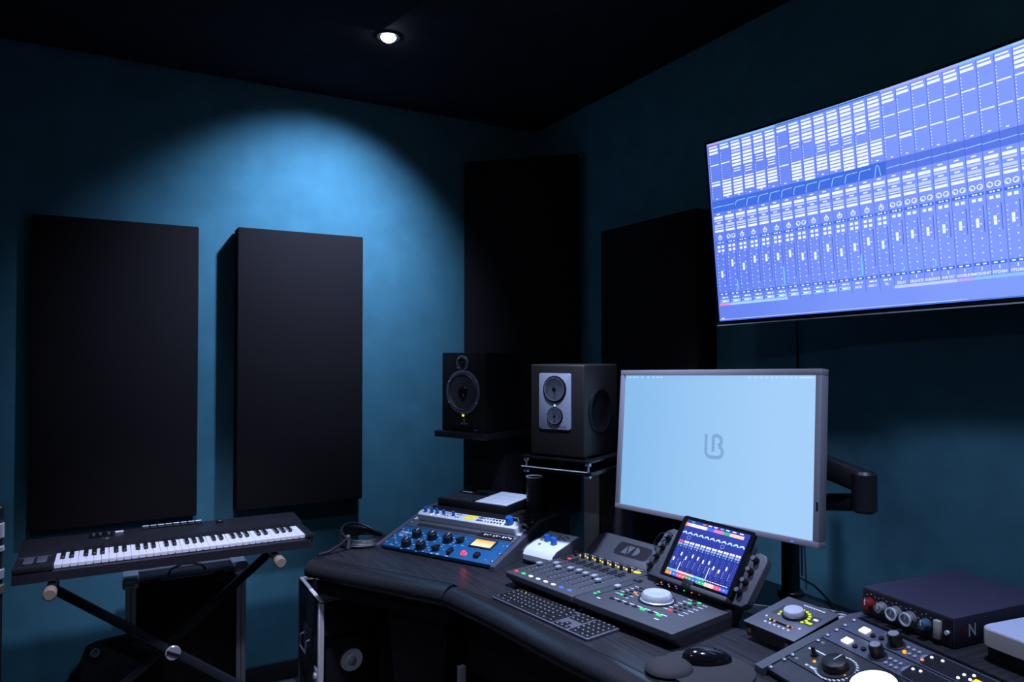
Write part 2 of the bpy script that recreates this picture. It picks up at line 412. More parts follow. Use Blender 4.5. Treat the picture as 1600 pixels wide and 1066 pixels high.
for (cx, cy) in ((.112, .096), (.188, .099), (.266, .099), (.320, .105), (.113, .026), (.187, .026), (.258, .03)):
    for a in range(0, 360, 60):
        A = math.radians(a + 20); x = cx + .030 * math.cos(A); y = cy + .028 * math.sin(A)
        pr.quad(flat(.0035), x - .005, x + .005, y - .001, y + .001)
for x, y in ((.045, .012), (.255, .004), (.325, .003), (.28, .004)): pr.quad(flat(.0035), x - .008, x + .008, y - .0, y + .003)
pr.build('printed_markings', m_print, b)
for x, y in ((.038, .128), (.505, .128), (.49, .024)):
    MB().lathe([(0, .003), (.0035, .003), (.003, .005), (0, .005)], (x, y, 0), seg=10).build('plate_screw', m_chr, b)
for x in (.010, .520):
    for y in (.022, .075, .128): screw(b, x, y, .003, .0062)

# slim vent strip
v = lr('rack_vent_panel', 'narrow dark vent panel with small lettering above the blue rack unit', 'rack panel', 0, .158)
MB().box(.002, .528, .001, U - .002, -.02, .003, bev=.001).build('faceplate', m_gr, v)
vs_ = MB()
for i in range(58): vs_.box(.05 + i * .0078, .0545 + i * .0078, .008, .030, .003, .0045)
vs_.build('vent_slots', m_blk, v)
MB().box(.36, .515, .006, .034, .003, .0065).text('', flat(), 0, 0, .01).build('name_plate', m_blk, v)
g = MB()
for i, x in enumerate((.385, .397, .409, .428, .440, .452, .470, .482, .494, .505)): g.quad(flat(.0075), x, x + .007, .014 + (i % 3) * .003, .026 - (i % 2) * .003)
g.build('lettering', m_print, v)
for x in (.010, .520): screw(v, x, .026, .003, .0062)

# white monitor controller unit
s_ = lr('monitor_controller', 'long white rack unit with rounded ends, blue knobs and yellow meters', 'monitor controller', 0, .158 + U)
MB().box(.001, .529, .002, U - .002, -.02, .003).build('rack_ears', m_wht, s_)
bd = MB().prism(rrect(.020, .515, .001, .0515, .014), .003, .030, bev=.004)
bd.build('body', m_wht, s_)
for x, r, h, mm in ((.050, .0075, .02, m_kblue), (.083, .0075, .02, m_kblue), (.112, .0075, .02, m_kblue), (.146, .007, .018, m_kblue), (.196, .007, .018, m_kblue), (.470, .0155, .030, m_kblue)):
    knob(s_, x, .030, r, h, mm, z=.030, cap=m_kblue if r < .01 else None)
for x, y, e in ((.098, .020, e_white), (.113, .014, e_blue), (.122, .040, e_blue), (.092, .012, e_white), (.126, .018, e_white), (.455, .010, e_blue)): led(s_, x, y, e, .003, .030)
for y0 in (.017, .036):
    MB().quad(flat(.0312), .252, .315, y0, y0 + .011).build('meter_bar', glow('meter_yellow', (225, 220, 40), 1.1), s_)
    MB().quad(flat(.0311), .312, .338, y0, y0 + .011).build('meter_scale', mat('slate_blue_window', (.06, .12, .25), .3), s_)
for i in range(13):
    for j in range(2):
        x = (.158 + i * .0135) if i < 6 else (.345 + (i - 6) * .0145)
        if i < 6 and (x < .155 or (abs(x - .196) < .012)): continue
        MB().lathe([(0, .030), (.0042, .030), (.004, .0325), (0, .0325)], (x, .020 + j * .02, 0), seg=10).build('push_button', m_blk if i > 8 else m_clear, s_)
for x in (.008, .523): screw(s_, x, .026, .003, .0058)

# blank top panel with two handles
tp = lr('rack_blank_panel', 'black blank rack panel at the top of the left console slope', 'rack panel', 0, .158 + 2 * U)
MB().box(.002, .528, .001, .064, -.02, .003, bev=.001).build('faceplate', m_blk2, tp)
for x in (.055, .43):
    MB().tube([(x, .028, .003), (x, .030, .014), (x + .002, .046, .016), (x + .032, .048, .016), (x + .036, .044, .003)], .0022, 8).build('pull_handle', m_chr if x > .1 else m_blk2, tp)
for x, y in ((.525, .055), (.525, .012), (.01, .05)): screw(tp, x, y, .003, .006)
MB().quad(flat(.0035), .485, .515, .022, .030).quad(flat(.0035), .488, .506, .034, .038).build('printed_label', m_print, tp)

# ------------------------------------------------------------ pad controller on the left console
PADz = .862
pc = thing('pad_controller', 'flat black pad controller with pale lit pads on the left console', 'pad controller', (1.262, 2.921, PADz + .001), (.037, 0, -1.0885))
MB().box(0, .358, 0, .232, 0, .034, bev=.003).build('body', m_blk, pc)
for i in range(4):
    for j in range(4):
        x = .192 + i * .0405; y = .016 + j * .052
        MB().box(x, x + .0385, y, y + .050, .034, .0375, bev=.001).build('pad', mat('lit_pad', (.5, .52, .55), .5, emit=srgb(150, 175, 225), st=.42), pc)
for i in range(8):
    for j in range(4):
        MB().box(.012 + i * .0205, .029 + i * .0205, .014 + j * .027, .033 + j * .027, .034, .0362, bev=.001).build('button', m_dkgr, pc)
for x0 in (.022, .098):
    MB().box(x0, x0 + .062, .135, .170, .034, .0350).build('display', m_gloss, pc)
MB().quad(flat(.0352), .024, .076, .148, .158).build('display_bar', glow('cyan_bar', (90, 150, 175), .8), pc)
knob(pc, .030, .208, .012, .016, m_blk, z=.034)
for i in range(7): MB().box(.075 + i * .014, .085 + i * .014, .195, .203, .034, .036).build('small_button', m_dkgr, pc)
# ribbed cylinder
cy = thing('pen_cup', 'black ribbed metal pen cup with a pale rim beside the pad controller', 'pen cup', (1.565, 2.600, PADz + .001))
b_ = MB(); prof_ = [(0, 0), (.036, 0)]
for i in range(12):
    z0 = .03 + i * .0095; prof_ += [(.036, z0), (.0335, z0 + .002), (.0335, z0 + .006), (.036, z0 + .008)]
prof_ += [(.036, .147), (.033, .147), (.033, .02), (0, .02)]
b_.lathe(prof_, seg=32); b_.build('cup', m_blk2, cy)
MB().lathe([(.0325, .147), (.037, .147), (.037, .151), (.0325, .151), (.0325, .147)], seg=32).build('rim', m_alu, cy)

# ------------------------------------------------------------ white desktop controller
wc = thing('volume_controller', 'small white desktop controller with two blue knobs behind the mixing surface', 'volume controller', (1.349, 2.318, DZ + .001), (0, 0, -1.24))
T = Matrix(((0, 0, 1, 0), (1, 0, 0, 0), (0, 1, 0, 0), (0, 0, 0, 1)))
MB().prism([(-.004, .018), (.02, .0), (.165, .0), (.165, .085), (.155, .0905), (.02, .0605), (.003, .050), (-.006, .036)], 0, .1375, T=T).build('shell', m_wht, wc)
for x0, x1 in ((-.006, -.001), (.1385, .1435)):
    MB().prism([(-.002, .004), (.168, .004), (.168, .089), (.155, .0915), (.02, .062), (-.004, .048)], x0, x1, T=T).build('side_cheek', m_gr, wc)
F = Matrix.Translation((0, .003, .0575)) @ Matrix.Rotation(.206, 4, 'X')
wp = bpy.data.objects.new('control_panel', None); COL.objects.link(wp); wp.parent = wc; wp.matrix_local = F
bpy.data.objects.remove(wp)
def tl(x, y): return F @ Vector((x, y, 0))
for x, y in ((.047, .082), (.088, .068)):
    MB().lathe([(0, 0), (.0125, 0), (.0115, .024), (.010, .026), (0, .026)], T=F @ Matrix.Translation((x, y, 0)), seg=16).build('knob', m_kblue, wc)
for x, y in ((.022, .078), (.036, .046), (.080, .112), (.090, .120), (.104, .112), (.112, .128), (.070, .13), (.098, .135)):
    MB().lathe([(0, 0), (.006, 0), (.0055, .003), (0, .003)], T=F @ Matrix.Translation((x, y, 0)), seg=12).build('button', m_clear, wc)

# ------------------------------------------------------------ mixing surface (two modules side by side)
SFo = (1.1634, 2.1332); SFy = -1.3946
sf = thing('mixing_surface', 'charcoal eight-fader mixing control surface beside its transport section', 'mixing control surface', (SFo[0], SFo[1], DZ + .001), (0, 0, SFy))
dz_ = .046
def module(x0, x1, nm, D, fr=.0, par=None):
    T = Matrix(((0, 0, 1, 0), (1, 0, 0, 0), (0, 1, 0, 0), (0, 0, 0, 1)))
    m = MB(); m.prism(rrect(x0, x1, fr, D, .012), dz_ - .016, dz_, bev=.003)
    m.prism(rrect(x0 + .012, x1 - .004, fr + .035, D - .02, .012), 0, dz_ - .0161, top=rrect(x0, x1, fr + .002, D, .012))
    return m.build(nm, m_grey, par)
m1 = module(.004, .3295, 'fader_deck', .385, par=sf)
L2 = .6
def lipf(x0, x1, h, par, nm):
    F = Matrix.Translation((0, .378, dz_ - .006)) @ Matrix.Rotation(L2, 4, 'X')
    m = MB(); m.prism(rrect(x0, x1, 0, h, .022), -.012, .004, T=F, bev=.003); return m.build(nm, m_grey, par)
lp = lipf(.004, .327, .115, sf, 'meter_bridge')
F2 = Matrix.Translation((0, .378, dz_ - .006)) @ Matrix.Rotation(L2, 4, 'X')
fz = lambda z: (lambda x, y: F2 @ Vector((x, y, z)))
bdg = MB()   # recessed badge window with an emblem of three wedges
bdg.prism(rrect(.118, .272, .034, .093, .016), .0042, .0047, T=F2); bdg.build('badge_recess', m_blk2, lp)
em = MB()
for px in ([(.150, .045), (.176, .045), (.163, .082)], [(.168, .082), (.196, .082), (.182, .045)], ):
    em.prism(px if (px[1][0] - px[0][0]) * (px[2][1] - px[0][1]) > 0 else px[::-1], .0048, .0053, T=F2)
em.prism([(.203, .045), (.215, .047), (.223, .056), (.225, .066), (.220, .077), (.210, .082), (.203, .082)], .0048, .0053, T=F2)
em.build('emblem', m_gr, lp)
SLP = [.135, .180, .155, .178, .182, .176, .179, .158]
for i in range(8):
    x = .028 + .0366 * i
    MB().box(x - .0012, x + .0012, .072, .245, dz_ - .001, dz_ + .0006).build('fader_slot', m_blk, sf)
    tk = MB()
    for k in range(9): tk.quad(flat(dz_ + .0003), x + .006, x + .011, .08 + k * .018, .0812 + k * .018)
    tk.build('fader_scale', m_print, sf)
    y = SLP[i]
    f = MB(); f.box(x - .008, x + .008, y - .011, y + .011, dz_ + .006, dz_ + .013, bev=.003); f.box(x - .002, x + .002, y - .003, y + .003, dz_, dz_ + .008)
    f.box(x - .007, x + .007, y - .0009, y + .0009, dz_ + .013, dz_ + .0138); f.build('fader_cap', m_alu, sf)
    MB().prism([(x - .002 + .009 * math.cos(a * PI / 6), .034 + .006 * math.sin(a * PI / 6)) for a in range(12)], dz_, dz_ + .002).build('lit_button', [e_red, e_green, e_white, e_white, e_white, e_white, e_blue, e_blue][i], sf)
    for j in range(3):
        for q in range(2):
            if j == 2 and q: continue
            xx = x - .009 + q * .015; yy = .255 + j * .018
            MB().box(xx - .006, xx + .006, yy - .005, yy + .005, dz_, dz_ + .003, bev=.001).build('channel_button', e_red if (i == 0 and j == 1 and q) else m_blk2, sf)
    knob(sf, x - .006, .316, .0070, .017, m_blk, z=dz_, name='rotary_knob', seg=14)
    MB().prism([(x + .010 + .0145 * math.cos(a * PI / 6), .337 + .0105 * math.sin(a * PI / 6)) for a in range(12)], dz_, dz_ + .0012).build('yellow_ring_button', m_yel, sf)
    d_ = MB().quad(flat(dz_ + .0004), x - .014, x + .018, .352, .372).build('channel_display', m_gloss, sf)
    t_ = MB(); t_.quad(flat(dz_ + .0007), x - .010, x + .013, .362, .3655); t_.quad(flat(dz_ + .0007), x - .010, x + .004, .3555, .3585)
    t_.build('display_text', e_blue if i == 5 else glow('scribble_text', (165, 190, 235), 1.3), d_)
# transport section
m2 = module(.333, .7037, 'transport_deck', .335, par=sf)
MB().box(.3645, .3670, .060, .262, dz_ - .001, dz_ + .0006).build('fader_slot', m_blk, sf)
f = MB(); f.box(.357, .374, .150, .172, dz_ + .006, dz_ + .013, bev=.003); f.box(.363, .368, .158, .164, dz_, dz_ + .008); f.build('fader_cap', m_alu, sf)
for x, y in ((.350, .077), (.349, .094)): led(sf, x, y, e_green, .0055, dz_, sy=.8)
# jog wheel
jw = MB().lathe([(0, dz_), (.050, dz_), (.050, dz_ + .003), (.046, dz_ + .006), (.0455, dz_ + .016), (.040, dz_ + .024), (.034, dz_ + .0255), (.026, dz_ + .0235), (0, dz_ + .0225)], (.512, .172, 0), seg=40).build('jog_wheel', m_alu, sf)
MB().lathe([(.0495, dz_), (.056, dz_), (.056, dz_ + .004), (.0495, dz_ + .004), (.0495, dz_)], (.512, .172, 0), seg=40).build('wheel_ring', m_blk2, jw)
def btn(x, y, m=None, w_=.0105, d_=.0065):
    MB().box(x - w_ / 2, x + w_ / 2, y - d_ / 2, y + d_ / 2, dz_, dz_ + .0035, bev=.001).build('transport_button', m or m_blk2, sf)
lines = MB()
for i in range(7):
    x = .418 + i * .0295
    btn(x, .080, e_green if i in (4, 6) else None, .015, .010)
    lines.quad(flat(dz_ + .0004), x - .002, x + .018, .0895, .0935)
for r_ in range(5):        # left cluster
    for c_ in range(2):
        x = .412 + c_ * .016 - r_ * .0; y = .128 + r_ * .0225
        btn(x, y, e_green if (r_ == 0 and c_ == 0) else (e_orange if (r_ == 2 and c_ == 1) else None))
    lines.quad(flat(dz_ + .0004), .385, .400, .130 + r_ * .0225, .133 + r_ * .0225)
    if r_ < 3: lines.quad(flat(dz_ + .0004), .436, .447, .118 + r_ * .0225, .121 + r_ * .0225)
for r_ in range(6):        # right cluster
    for c_ in range(2):
        x = .590 + c_ * .018; y = .135 + r_ * .0225
        btn(x, y, e_red if (r_ == 0 and c_ == 0) else (e_green if (r_, c_) in ((4, 0), (5, 1)) else None))
    lines.quad(flat(dz_ + .0004), .564, .580, .137 + r_ * .0225, .140 + r_ * .0225)
    lines.quad(flat(dz_ + .0004), .624, .641, .127 + r_ * .0225, .130 + r_ * .0225)
lines.quad(flat(dz_ + .0004), .380, .394, .052, .057); lines.quad(flat(dz_ + .0004), .600, .615, .050, .055); lines.quad(flat(dz_ + .0004), .655, .672, .292, .298)
lines.build('printed_labels', m_print, sf)
cols = [m_blk2, e_orange, glow('led_violet', (150, 120, 220), 1), e_blue, e_orange, e_red, e_blue, e_green, e_green, glow('led_violet2', (160, 150, 230), 1), e_orange, e_orange, e_red, e_orange, e_white, m_blk2]
for i, c_ in enumerate(cols):
    x = .406 + i * .0136; y = .292 + (i % 2) * .014 + i * .0008
    MB().cyl((x, y, dz_), .0042, .003, seg=12, mi=0).build('colour_button', m_blk2, sf)
    if c_ is not m_blk2: led(sf, x, y, c_, .0022, dz_ + .003)
for x, y in ((.350, .262), (.362, .275), (.366, .262)): btn(x, y, None, .013, .008)
knob(sf, .662, .300, .0105, .022, m_blk, z=dz_, name='level_knob', cap=m_clear)

# cradle wings in the plane of the tablet
Mi = upright(-1.4931, -.6076) @ Matrix.Scale(1.15, 3); oi = Vector((0, 0, 1.53)).lerp(Vector((1.3846, 1.4172, .9996)), 1.15)
cr = thing('tablet_cradle', 'charcoal tablet cradle with four knobs on each side wing', 'tablet cradle', oi, M=Mi)
MB().prism([(.118, -.100), (.150, -.100), (.163, -.086), (.172, .026), (.164, .040), (.142, .044), (.122, .030)], -.034, -.012, T=TOY, bev=.003).build('wing', m_grey, cr)
MB().prism([(-.128, .044), (-.150, .046), (-.172, .034), (-.196, -.070), (-.176, -.100), (-.128, -.100)], -.034, -.012, T=TOY, bev=.003).build('wing', m_grey, cr)
MB().box(-.128, .118, .012, .034, -.100, .060, bev=.003).build('back_rest', m_grey, cr)
MB().box(-.128, .118, -.010, .012, -.104, -.093, bev=.002).build('ledge', m_grey, cr)
MB().box(-.030, .006, -.010, -.001, -.104, -.082, bev=.002).build('catch', m_blk, cr)
for s0, pts in ((1, ((.143, .022), (.140, -.008), (.137, -.038), (.132, -.066))), (-1, ((-.150, .016), (-.157, -.014), (-.163, -.043), (-.171, -.072)))):
    for x, z in pts:
        k = MB().lathe([(0, 0), (.0085, 0), (.0078, .016), (.0065, .018), (0, .018)], T=Matrix.Translation((x, .012, z)) @ Matrix.Rotation(PI / 2, 4, 'X'), seg=16).build('rotary_knob', m_blk, cr)
        MB().lathe([(0, .0181), (.0062, .0181), (.0058, .0192), (0, .0192)], T=Matrix.Translation((x, .012, z)) @ Matrix.Rotation(PI / 2, 4, 'X'), seg=16).build('cap', m_gr, k)
MB().box(-.11, .10, .035, .060, -.115, -.02, bev=.003).build('neck', m_grey, cr)

# tablet
tb = thing('tablet', 'black tablet showing a bright blue mixer screen, propped on the control surface', 'tablet', oi, M=Mi)
MB().prism(rrect(-.122, .121, -.091, .089, .009), -.0100, -.0010, T=TOY).build('body', m_gloss, tb)
SX0, SX1, SZ0, SZ1 = -.1045, .1075, -.084, .079
ts = lambda e: (lambda x, z: Vector((x, -e, z)))
IP = [glow('tablet_navy', (22, 34, 120), 1.15), glow('tablet_white', (222, 234, 255), 1.5), glow('tablet_blue', (70, 105, 235), 1.2), glow('tablet_pink', (235, 130, 190), 1.1),
      glow('tablet_green', (50, 190, 130), 1.1), glow('tablet_peach', (250, 205, 185), 1.2), glow('tablet_orange', (250, 140, 50), 1.2), glow('tablet_lav', (165, 175, 240), 1.1), glow('tablet_cyan', (120, 210, 245), 1.15), glow('tablet_red', (245, 90, 110), 1.2)]
MB().prism([(SX0, SZ0), (SX1, SZ0), (SX1, SZ1), (SX0, SZ1)], -.0012, -.0002, T=TOY).build('screen', gradglow('tablet_screen', srgb(22, 34, 125), srgb(40, 55, 165), 2, -.08, .08, 1.2, .2), tb)
g = MB(); E1, E2 = .0001, .0005
W_ = SX1 - SX0
# top bar
for a, b_, c_ in ((0, .36, 5), (.10, .34, 1), (.36, .47, 2), (.47, .62, 3), (.62, .72, 4), (.72, .93, 5)): g.quad(ts(E1), SX0 + a * W_, SX0 + b_ * W_, .061, .070, c_)
g.quad(ts(E2), SX0, SX0 + .03 * W_, .060, .070, 6)
for a, c_ in ((.08, 4), (.27, 6), (.36, 1), (.45, 1), (.55, 8), (.64, 1), (.74, 1), (.85, 1)): g.quad(ts(E1), SX0 + a * W_, SX0 + (a + .055) * W_, .0735, .0765, c_)
CW = W_ / 11
for i in range(11):
    x = SX0 + CW * (i + .5)
    ring = 12
    for k in range(-1, ring):
        a0 = PI * k / ring; a1 = PI * (k + 1) / ring
    # dial: bright arc above a dark bulb
    for k in range(8):
        a0 = PI * k / 8; a1 = PI * (k + 1) / 8
        vs = [g.bm.verts.new(ts(E1)(x + r_ * math.cos(a), .038 + r_ * .9 * math.sin(a))) for r_, a in ((.0085, a0), (.0085, a1), (.0045, a1), (.0045, a0))]
        g.bm.faces.new(vs).material_index = 8 if k % 3 else 1
    g.quad(ts(E1), x - .004, x + .004, .041, .044, 1)
    if i in (1, 7):
        for k in range(10):
            a0 = 2 * PI * k / 10; a1 = 2 * PI * (k + 1) / 10
            vs = [g.bm.verts.new(ts(E1)(x + r_ * math.cos(a), .029 + r_ * .9 * math.sin(a))) for r_, a in ((.0065, a0), (.0065, a1), (.0053, a1), (.0053, a0))]
            g.bm.faces.new(vs).material_index = 7
    for r_ in range(2):
        for q in range(2):
            g.quad(ts(E1), x - .008 + q * .0085, x - .001 + q * .0085, .0125 - r_ * .0075, .0182 - r_ * .0075, 9 if (i == 0 and r_ == 0) else (1 if r_ == 0 else 7))
    g.quad(ts(E1), x - .0062, x - .003, -.0005, .0025, 4); g.quad(ts(E1), x + .002, x + .006, -.0005, .0025, 8)
    for k in range(9): g.quad(ts(E1), x + .0045, x + .0068, -.062 + k * .0065, -.0612 + k * .0065, 7)
    g.quad(ts(E1), x - .0006, x + .0004, -.066, -.004, 2)
    for k in range(5): g.quad(ts(E1), x - .0062, x - .0042, -.052 + k * .0042, -.0495 + k * .0042, 7)
    if i == 10: continue
    cz = [-.038, -.020, -.028, -.018, -.020, -.024, -.022, -.032, -.036, -.024][i]
    g.quad(ts(E2), x - .0022, x + .0022, cz - .005, cz + .005, 1)
for i, h in ((1, .024), (6, .032)):
    g.quad(ts(E2), SX0 + CW * (i + 1) - .003, SX0 + CW * (i + 1) - .001, -.066, -.066 + h, 1)
g.quad(ts(E1), SX0, SX0 + .62 * W_, -.0715, -.066, 8); g.quad(ts(E2), SX0 + .16 * W_, SX0 + .45 * W_, -.0715, -.066, 5)
for i in range(12): g.quad(ts(E1), SX0 + (.5 + i * .04) * W_, SX0 + (.53 + i * .04) * W_, -.069, -.0672, 1)
for a, b_, c_ in ((0, .10, 6), (.10, .20, 2), (.20, .34, 9), (.34, .42, 4), (.42, .52, 2), (.52, .64, 4), (.64, .78, 5), (.78, .88, 9), (.88, 1, 2)): g.quad(ts(E1), SX0 + a * W_, SX0 + b_ * W_, -.0835, -.073, c_)
for i in range(18): g.quad(ts(E2), SX0 + (.03 + i * .053) * W_, SX0 + (.05 + i * .053) * W_, -.0795, -.0775, 1 if i % 3 else 5)
g.recalc = False
g.build('screen_picture', IP, tb)
MB().tube([(-.131, .03, .02), (-.150, .0, .03), (-.172, -.006, .015), (-.182, -.004, -.010), (-.176, .006, -.03)], .0016, 6).build('charging_cable', m_blk, tb)

# ------------------------------------------------------------ computer keyboard
kb = thing('computer_keyboard', 'slim dark grey computer keyboard with a number pad in front of the mixing surface', 'computer keyboard', (1.0645, 2.0386, DZ + .001), (0, 0, -1.4199))
KW, KD = .4405, .132
MB().prism(rrect(0, KW, 0, KD, .008), 0, .0065, bev=.001).build('base_plate', m_gr, kb)
u_ = (KW - .010) / 23.0; v_ = (KD - .008) / 6.2
rows = [[(0, 1.0, 14), (15.3, 1.0, 3), (18.8, 1.0, 4)], [(0, 1.0, 13), (13, 2.0, 1), (15.3, 1, 3), (18.8, 1, 4)], [(0, 1.5, 1), (1.5, 1, 12), (13.5, 1.5, 1), (15.3, 1, 3), (18.8, 1, 4)],
        [(0, 1.75, 1), (1.75, 1, 11), (12.75, 2.25, 1), (18.8, 1, 4)], [(0, 2.25, 1), (2.25, 1, 10), (12.25, 2.75, 1), (16.3, 1, 1), (18.8, 1, 4)],
        [(0, 1.4, 3), (4.2, 6.0, 1), (10.2, 1.6, 3), (15.3, 1, 3), (18.8, 2.0, 1), (20.8, 1, 2)]]
for ri, row in enumerate(rows):
    y1 = KD - .004 - ri * v_ * 1.03; dep = v_ * .90
    for (s0, wd, n) in row:
        for k in range(n):
            x0 = .005 + (s0 + k * wd) * u_ * 1.005
            q = MB().box(x0 + .001, x0 + wd * u_ - .001, y1 - dep, y1, .0065, .0088, bev=.0005, seg=1, mi=0)
            q.quad(flat(.0089), x0 + wd * u_ / 2 - .003, x0 + wd * u_ / 2 + .002, y1 - dep * .6, y1 - dep * .38, 1)
            q.build('key', [m_blk, mat('key_legend', (.35, .36, .40), .6)], kb)
led(kb, .05, KD - .028, e_lime, .0016, .009)

# ------------------------------------------------------------ mouse pad and mouse
mp = MB()
cx, cy = 1.283, 1.322
out = []
Rm = Matrix.Rotation(-1.42, 2)
for k in range(48):
    a = 2 * PI * k / 48
    r = .106 + .008 * math.cos(a - .35) - .004 * math.cos(3 * a)
    x = r * math.cos(a) * 1.08; y = r * math.sin(a) * 1.0
    p = Rm @ Vector((x, y)); out.append((p.x, p.y))
mo = MB(); mo.prism(out, 0, .005, bev=.002)
pad = thing('mouse_pad', 'black oval mouse pad with a raised wrist rest', 'mouse pad', (cx, cy, DZ + .001))
mo.build('mat', m_pad, pad)
wr = MB(); wr.lathe([(0, .005), (.062, .0052), (.060, .010), (.052, .0165), (.038, .0212), (.020, .0238), (0, .0245)], (-.078, .040, 0), seg=28, sy=.9); wr.build('wrist_rest', m_pad, pad)
ms = thing('computer_mouse', 'glossy black computer mouse on the oval mouse pad', 'computer mouse', (1.318, 1.348, DZ + .0072), (0, 0, -.45))
mm = MB(); bmesh.ops.create_uvsphere(mm.bm, u_segments=28, v_segments=14, radius=1)
for v in mm.bm.verts:
    x, y, z = v.co
    zz = max(z, -.12)
    v.co = (x * .064, y * .033 * (1 - .12 * x), (zz + .12) * .030 * (1 - .25 * x))
for f in mm.bm.faces: f.smooth = True
mm.build('shell', m_gloss, ms)
MB().box(.018, .034, -.003, .003, .022, .028, bev=.002).build('scroll_wheel', m_rub, ms)

# ------------------------------------------------------------ small audio interface box
ua = thing('audio_interface', 'grey desktop audio interface with a silver knob and lime light ring', 'audio interface', (1.5176, 1.4151, .80), (.1848, 0, -1.5596))
MB().box(0, .1662, 0, .188, -.003, 0, bev=.001).build('top_plate', m_gr, ua)
MB().box(.003, .163, .004, .184, -.042, -.003, bev=.002).build('chassis', m_blk, ua)
MB().quad(flat(.0004), .026, .150, .084, .137).build('display_window', m_dkgr, ua)
k = MB().lathe([(0, 0), (.030, 0), (.030, .004), (.0275, .006), (.0265, .017), (.0245, .0195), (0, .0198)], (.084, .106, 0), seg=36)
k.build('volume_knob', m_alu, ua)
MB().lathe([(.0275, .0), (.0312, .0), (.0312, .0075), (.0277, .0085), (.0275, 0)], (.084, .106, 0), seg=36).build('knob_skirt', m_blk, ua)
for k in range(13):
    a = math.radians(205 - k * 19)
    if 4 > k > 1: continue
    x = .084 + .040 * math.cos(a); y = .106 + .040 * math.sin(a)
    MB().prism([(x + .0045 * math.cos(b * PI / 4), y + .0045 * math.sin(b * PI / 4)) for b in range(8)], .0005, .0014).build('ring_light', e_lime, ua)
MB().quad(flat(.0007), .128, .146, .092, .102).build('level_readout', e_lime, ua)
MB().box(.134, .146, .118, .125, .0005, .0015).build('lit_label', e_white, ua)
for i in range(6): led(ua, .048 + i * .0148, .033, m_print, .0035, 0, 'round_button')
led(ua, .030, .060, m_print, .0035, 0, 'round_button'); led(ua, .138, .058, m_print, .0038, 0, 'round_button')
MB().quad(flat(.0005), .044, .125, .045, .054).build('light_strip', m_gloss, ua)
for i, e in ((0, e_lime), (1, e_orange), (4, e_amber), (5, e_red)): led(ua, .050 + i * .0145, .0495, e, .0028, .0006)
g = MB()
for x in range(9): g.quad(flat(.0004), .066 + x * .0075, .071 + x * .0075, .169, .174)
g.build('lettering', m_print, ua)
MB().cyl((.018, .004, -.022), .007, .004, axis='y').build('headphone_jack', mat('brass', (.5, .35, .15), .3, metal=1), ua)
MB().cyl((.140, .004, -.022), .007, .004, axis='y').build('headphone_jack', MATS['brass'], ua)
for x in (.02, .146):
    for y in (.02,): MB().cyl((x, y, -.048), .008, .007).build('foot', m_rub, ua)

# ------------------------------------------------------------ right sloped rack console
RRo = Vector((1.396, 1.227, .765)); RRy = -1.7391; RRs = .3053; U2 = .0586
console('black sloped rack console at the lower right of the desk', RRo, RRy, RRs, .577, .296, .30, 0, left=.03, right=.03)
def rr(name, label, cat, y):
    M = Matrix.Rotation(RRy, 3, 'Z') @ Matrix.Rotation(RRs, 3, 'X')
    return thing(name, label, cat, RRo + M @ Vector((0, y, 0)), M=M)
q = rr('rack_blank_panel', 'dark grey blank rack panel nearest the mouse pad', 'rack panel', 0)
MB().box(.001, .576, .001, U2 - .002, -.008, .003, bev=.001).build('faceplate', m_dkgr, q)
screw(q, .006, .008, .003, .006); screw(q, .006, .050, .003, .006)
# 2U compressor with a large dial and round meter
q = rr('rack_compressor', 'dark two-space rack unit with a big black dial and glowing round meter', 'audio processor', U2)
MB().box(.001, .576, .001, 2 * U2 - .002, -.012, .003, bev=.001).build('faceplate', m_dkgr, q)
knob(q, .116, .048, .030, .022, m_blk, 'dial_knob', mark=m_print, z=.003, skirt=.010)
dr = MB()
for a in range(-40, 225, 12):
    A = math.radians(a - 95 + 0); x = .116 + .046 * math.cos(A); y = .048 + .046 * math.sin(A)
    dr.quad(flat(.0036), x - .004, x + .004, y - .0018, y + .0018)
dr.quad(flat(.0036), .012, .030, .062, .070); dr.quad(flat(.0036), .033, .072, .066, .070); dr.quad(flat(.0036), .055, .085, .010, .016)
dr.build('printed_markings', m_print, q)
MB().cyl((.044, .052, .003), .009, .006).cyl((.044, .052, .006), .005, .020).build('toggle_switch', m_blk, q)
led(q, .062, .034, e_amber, .004, .003); led(q, .150, .040, e_amber, .0045, .003); led(q, .084, .074, e_white, .004, .003)
for x, y in ((.024, .014), (.022, .100), (.066, .012)): MB().lathe([(0, .003), (.005, .003), (.004, .005), (0, .005)], (x, y, 0), seg=12).build('screw_cap', m_clear, q)
fr_ = MB().lathe([(0, .003), (.058, .003), (.058, .009), (.050, .011), (0, .0105)], (.222, .052, 0), seg=40).build('meter_housing', m_blk, q)
MB().lathe([(0, .0112), (.049, .0112), (.0485, .0122), (0, .0122)], (.222, .052, 0), seg=40).build('meter_face', mat('meter_glow', (.6, .6, .4), .4, emit=srgb(255, 250, 205), st=2.6, small=False), fr_)
screw(q, .006, .018, .003, .0065); screw(q, .006, .100, .003, .0065)
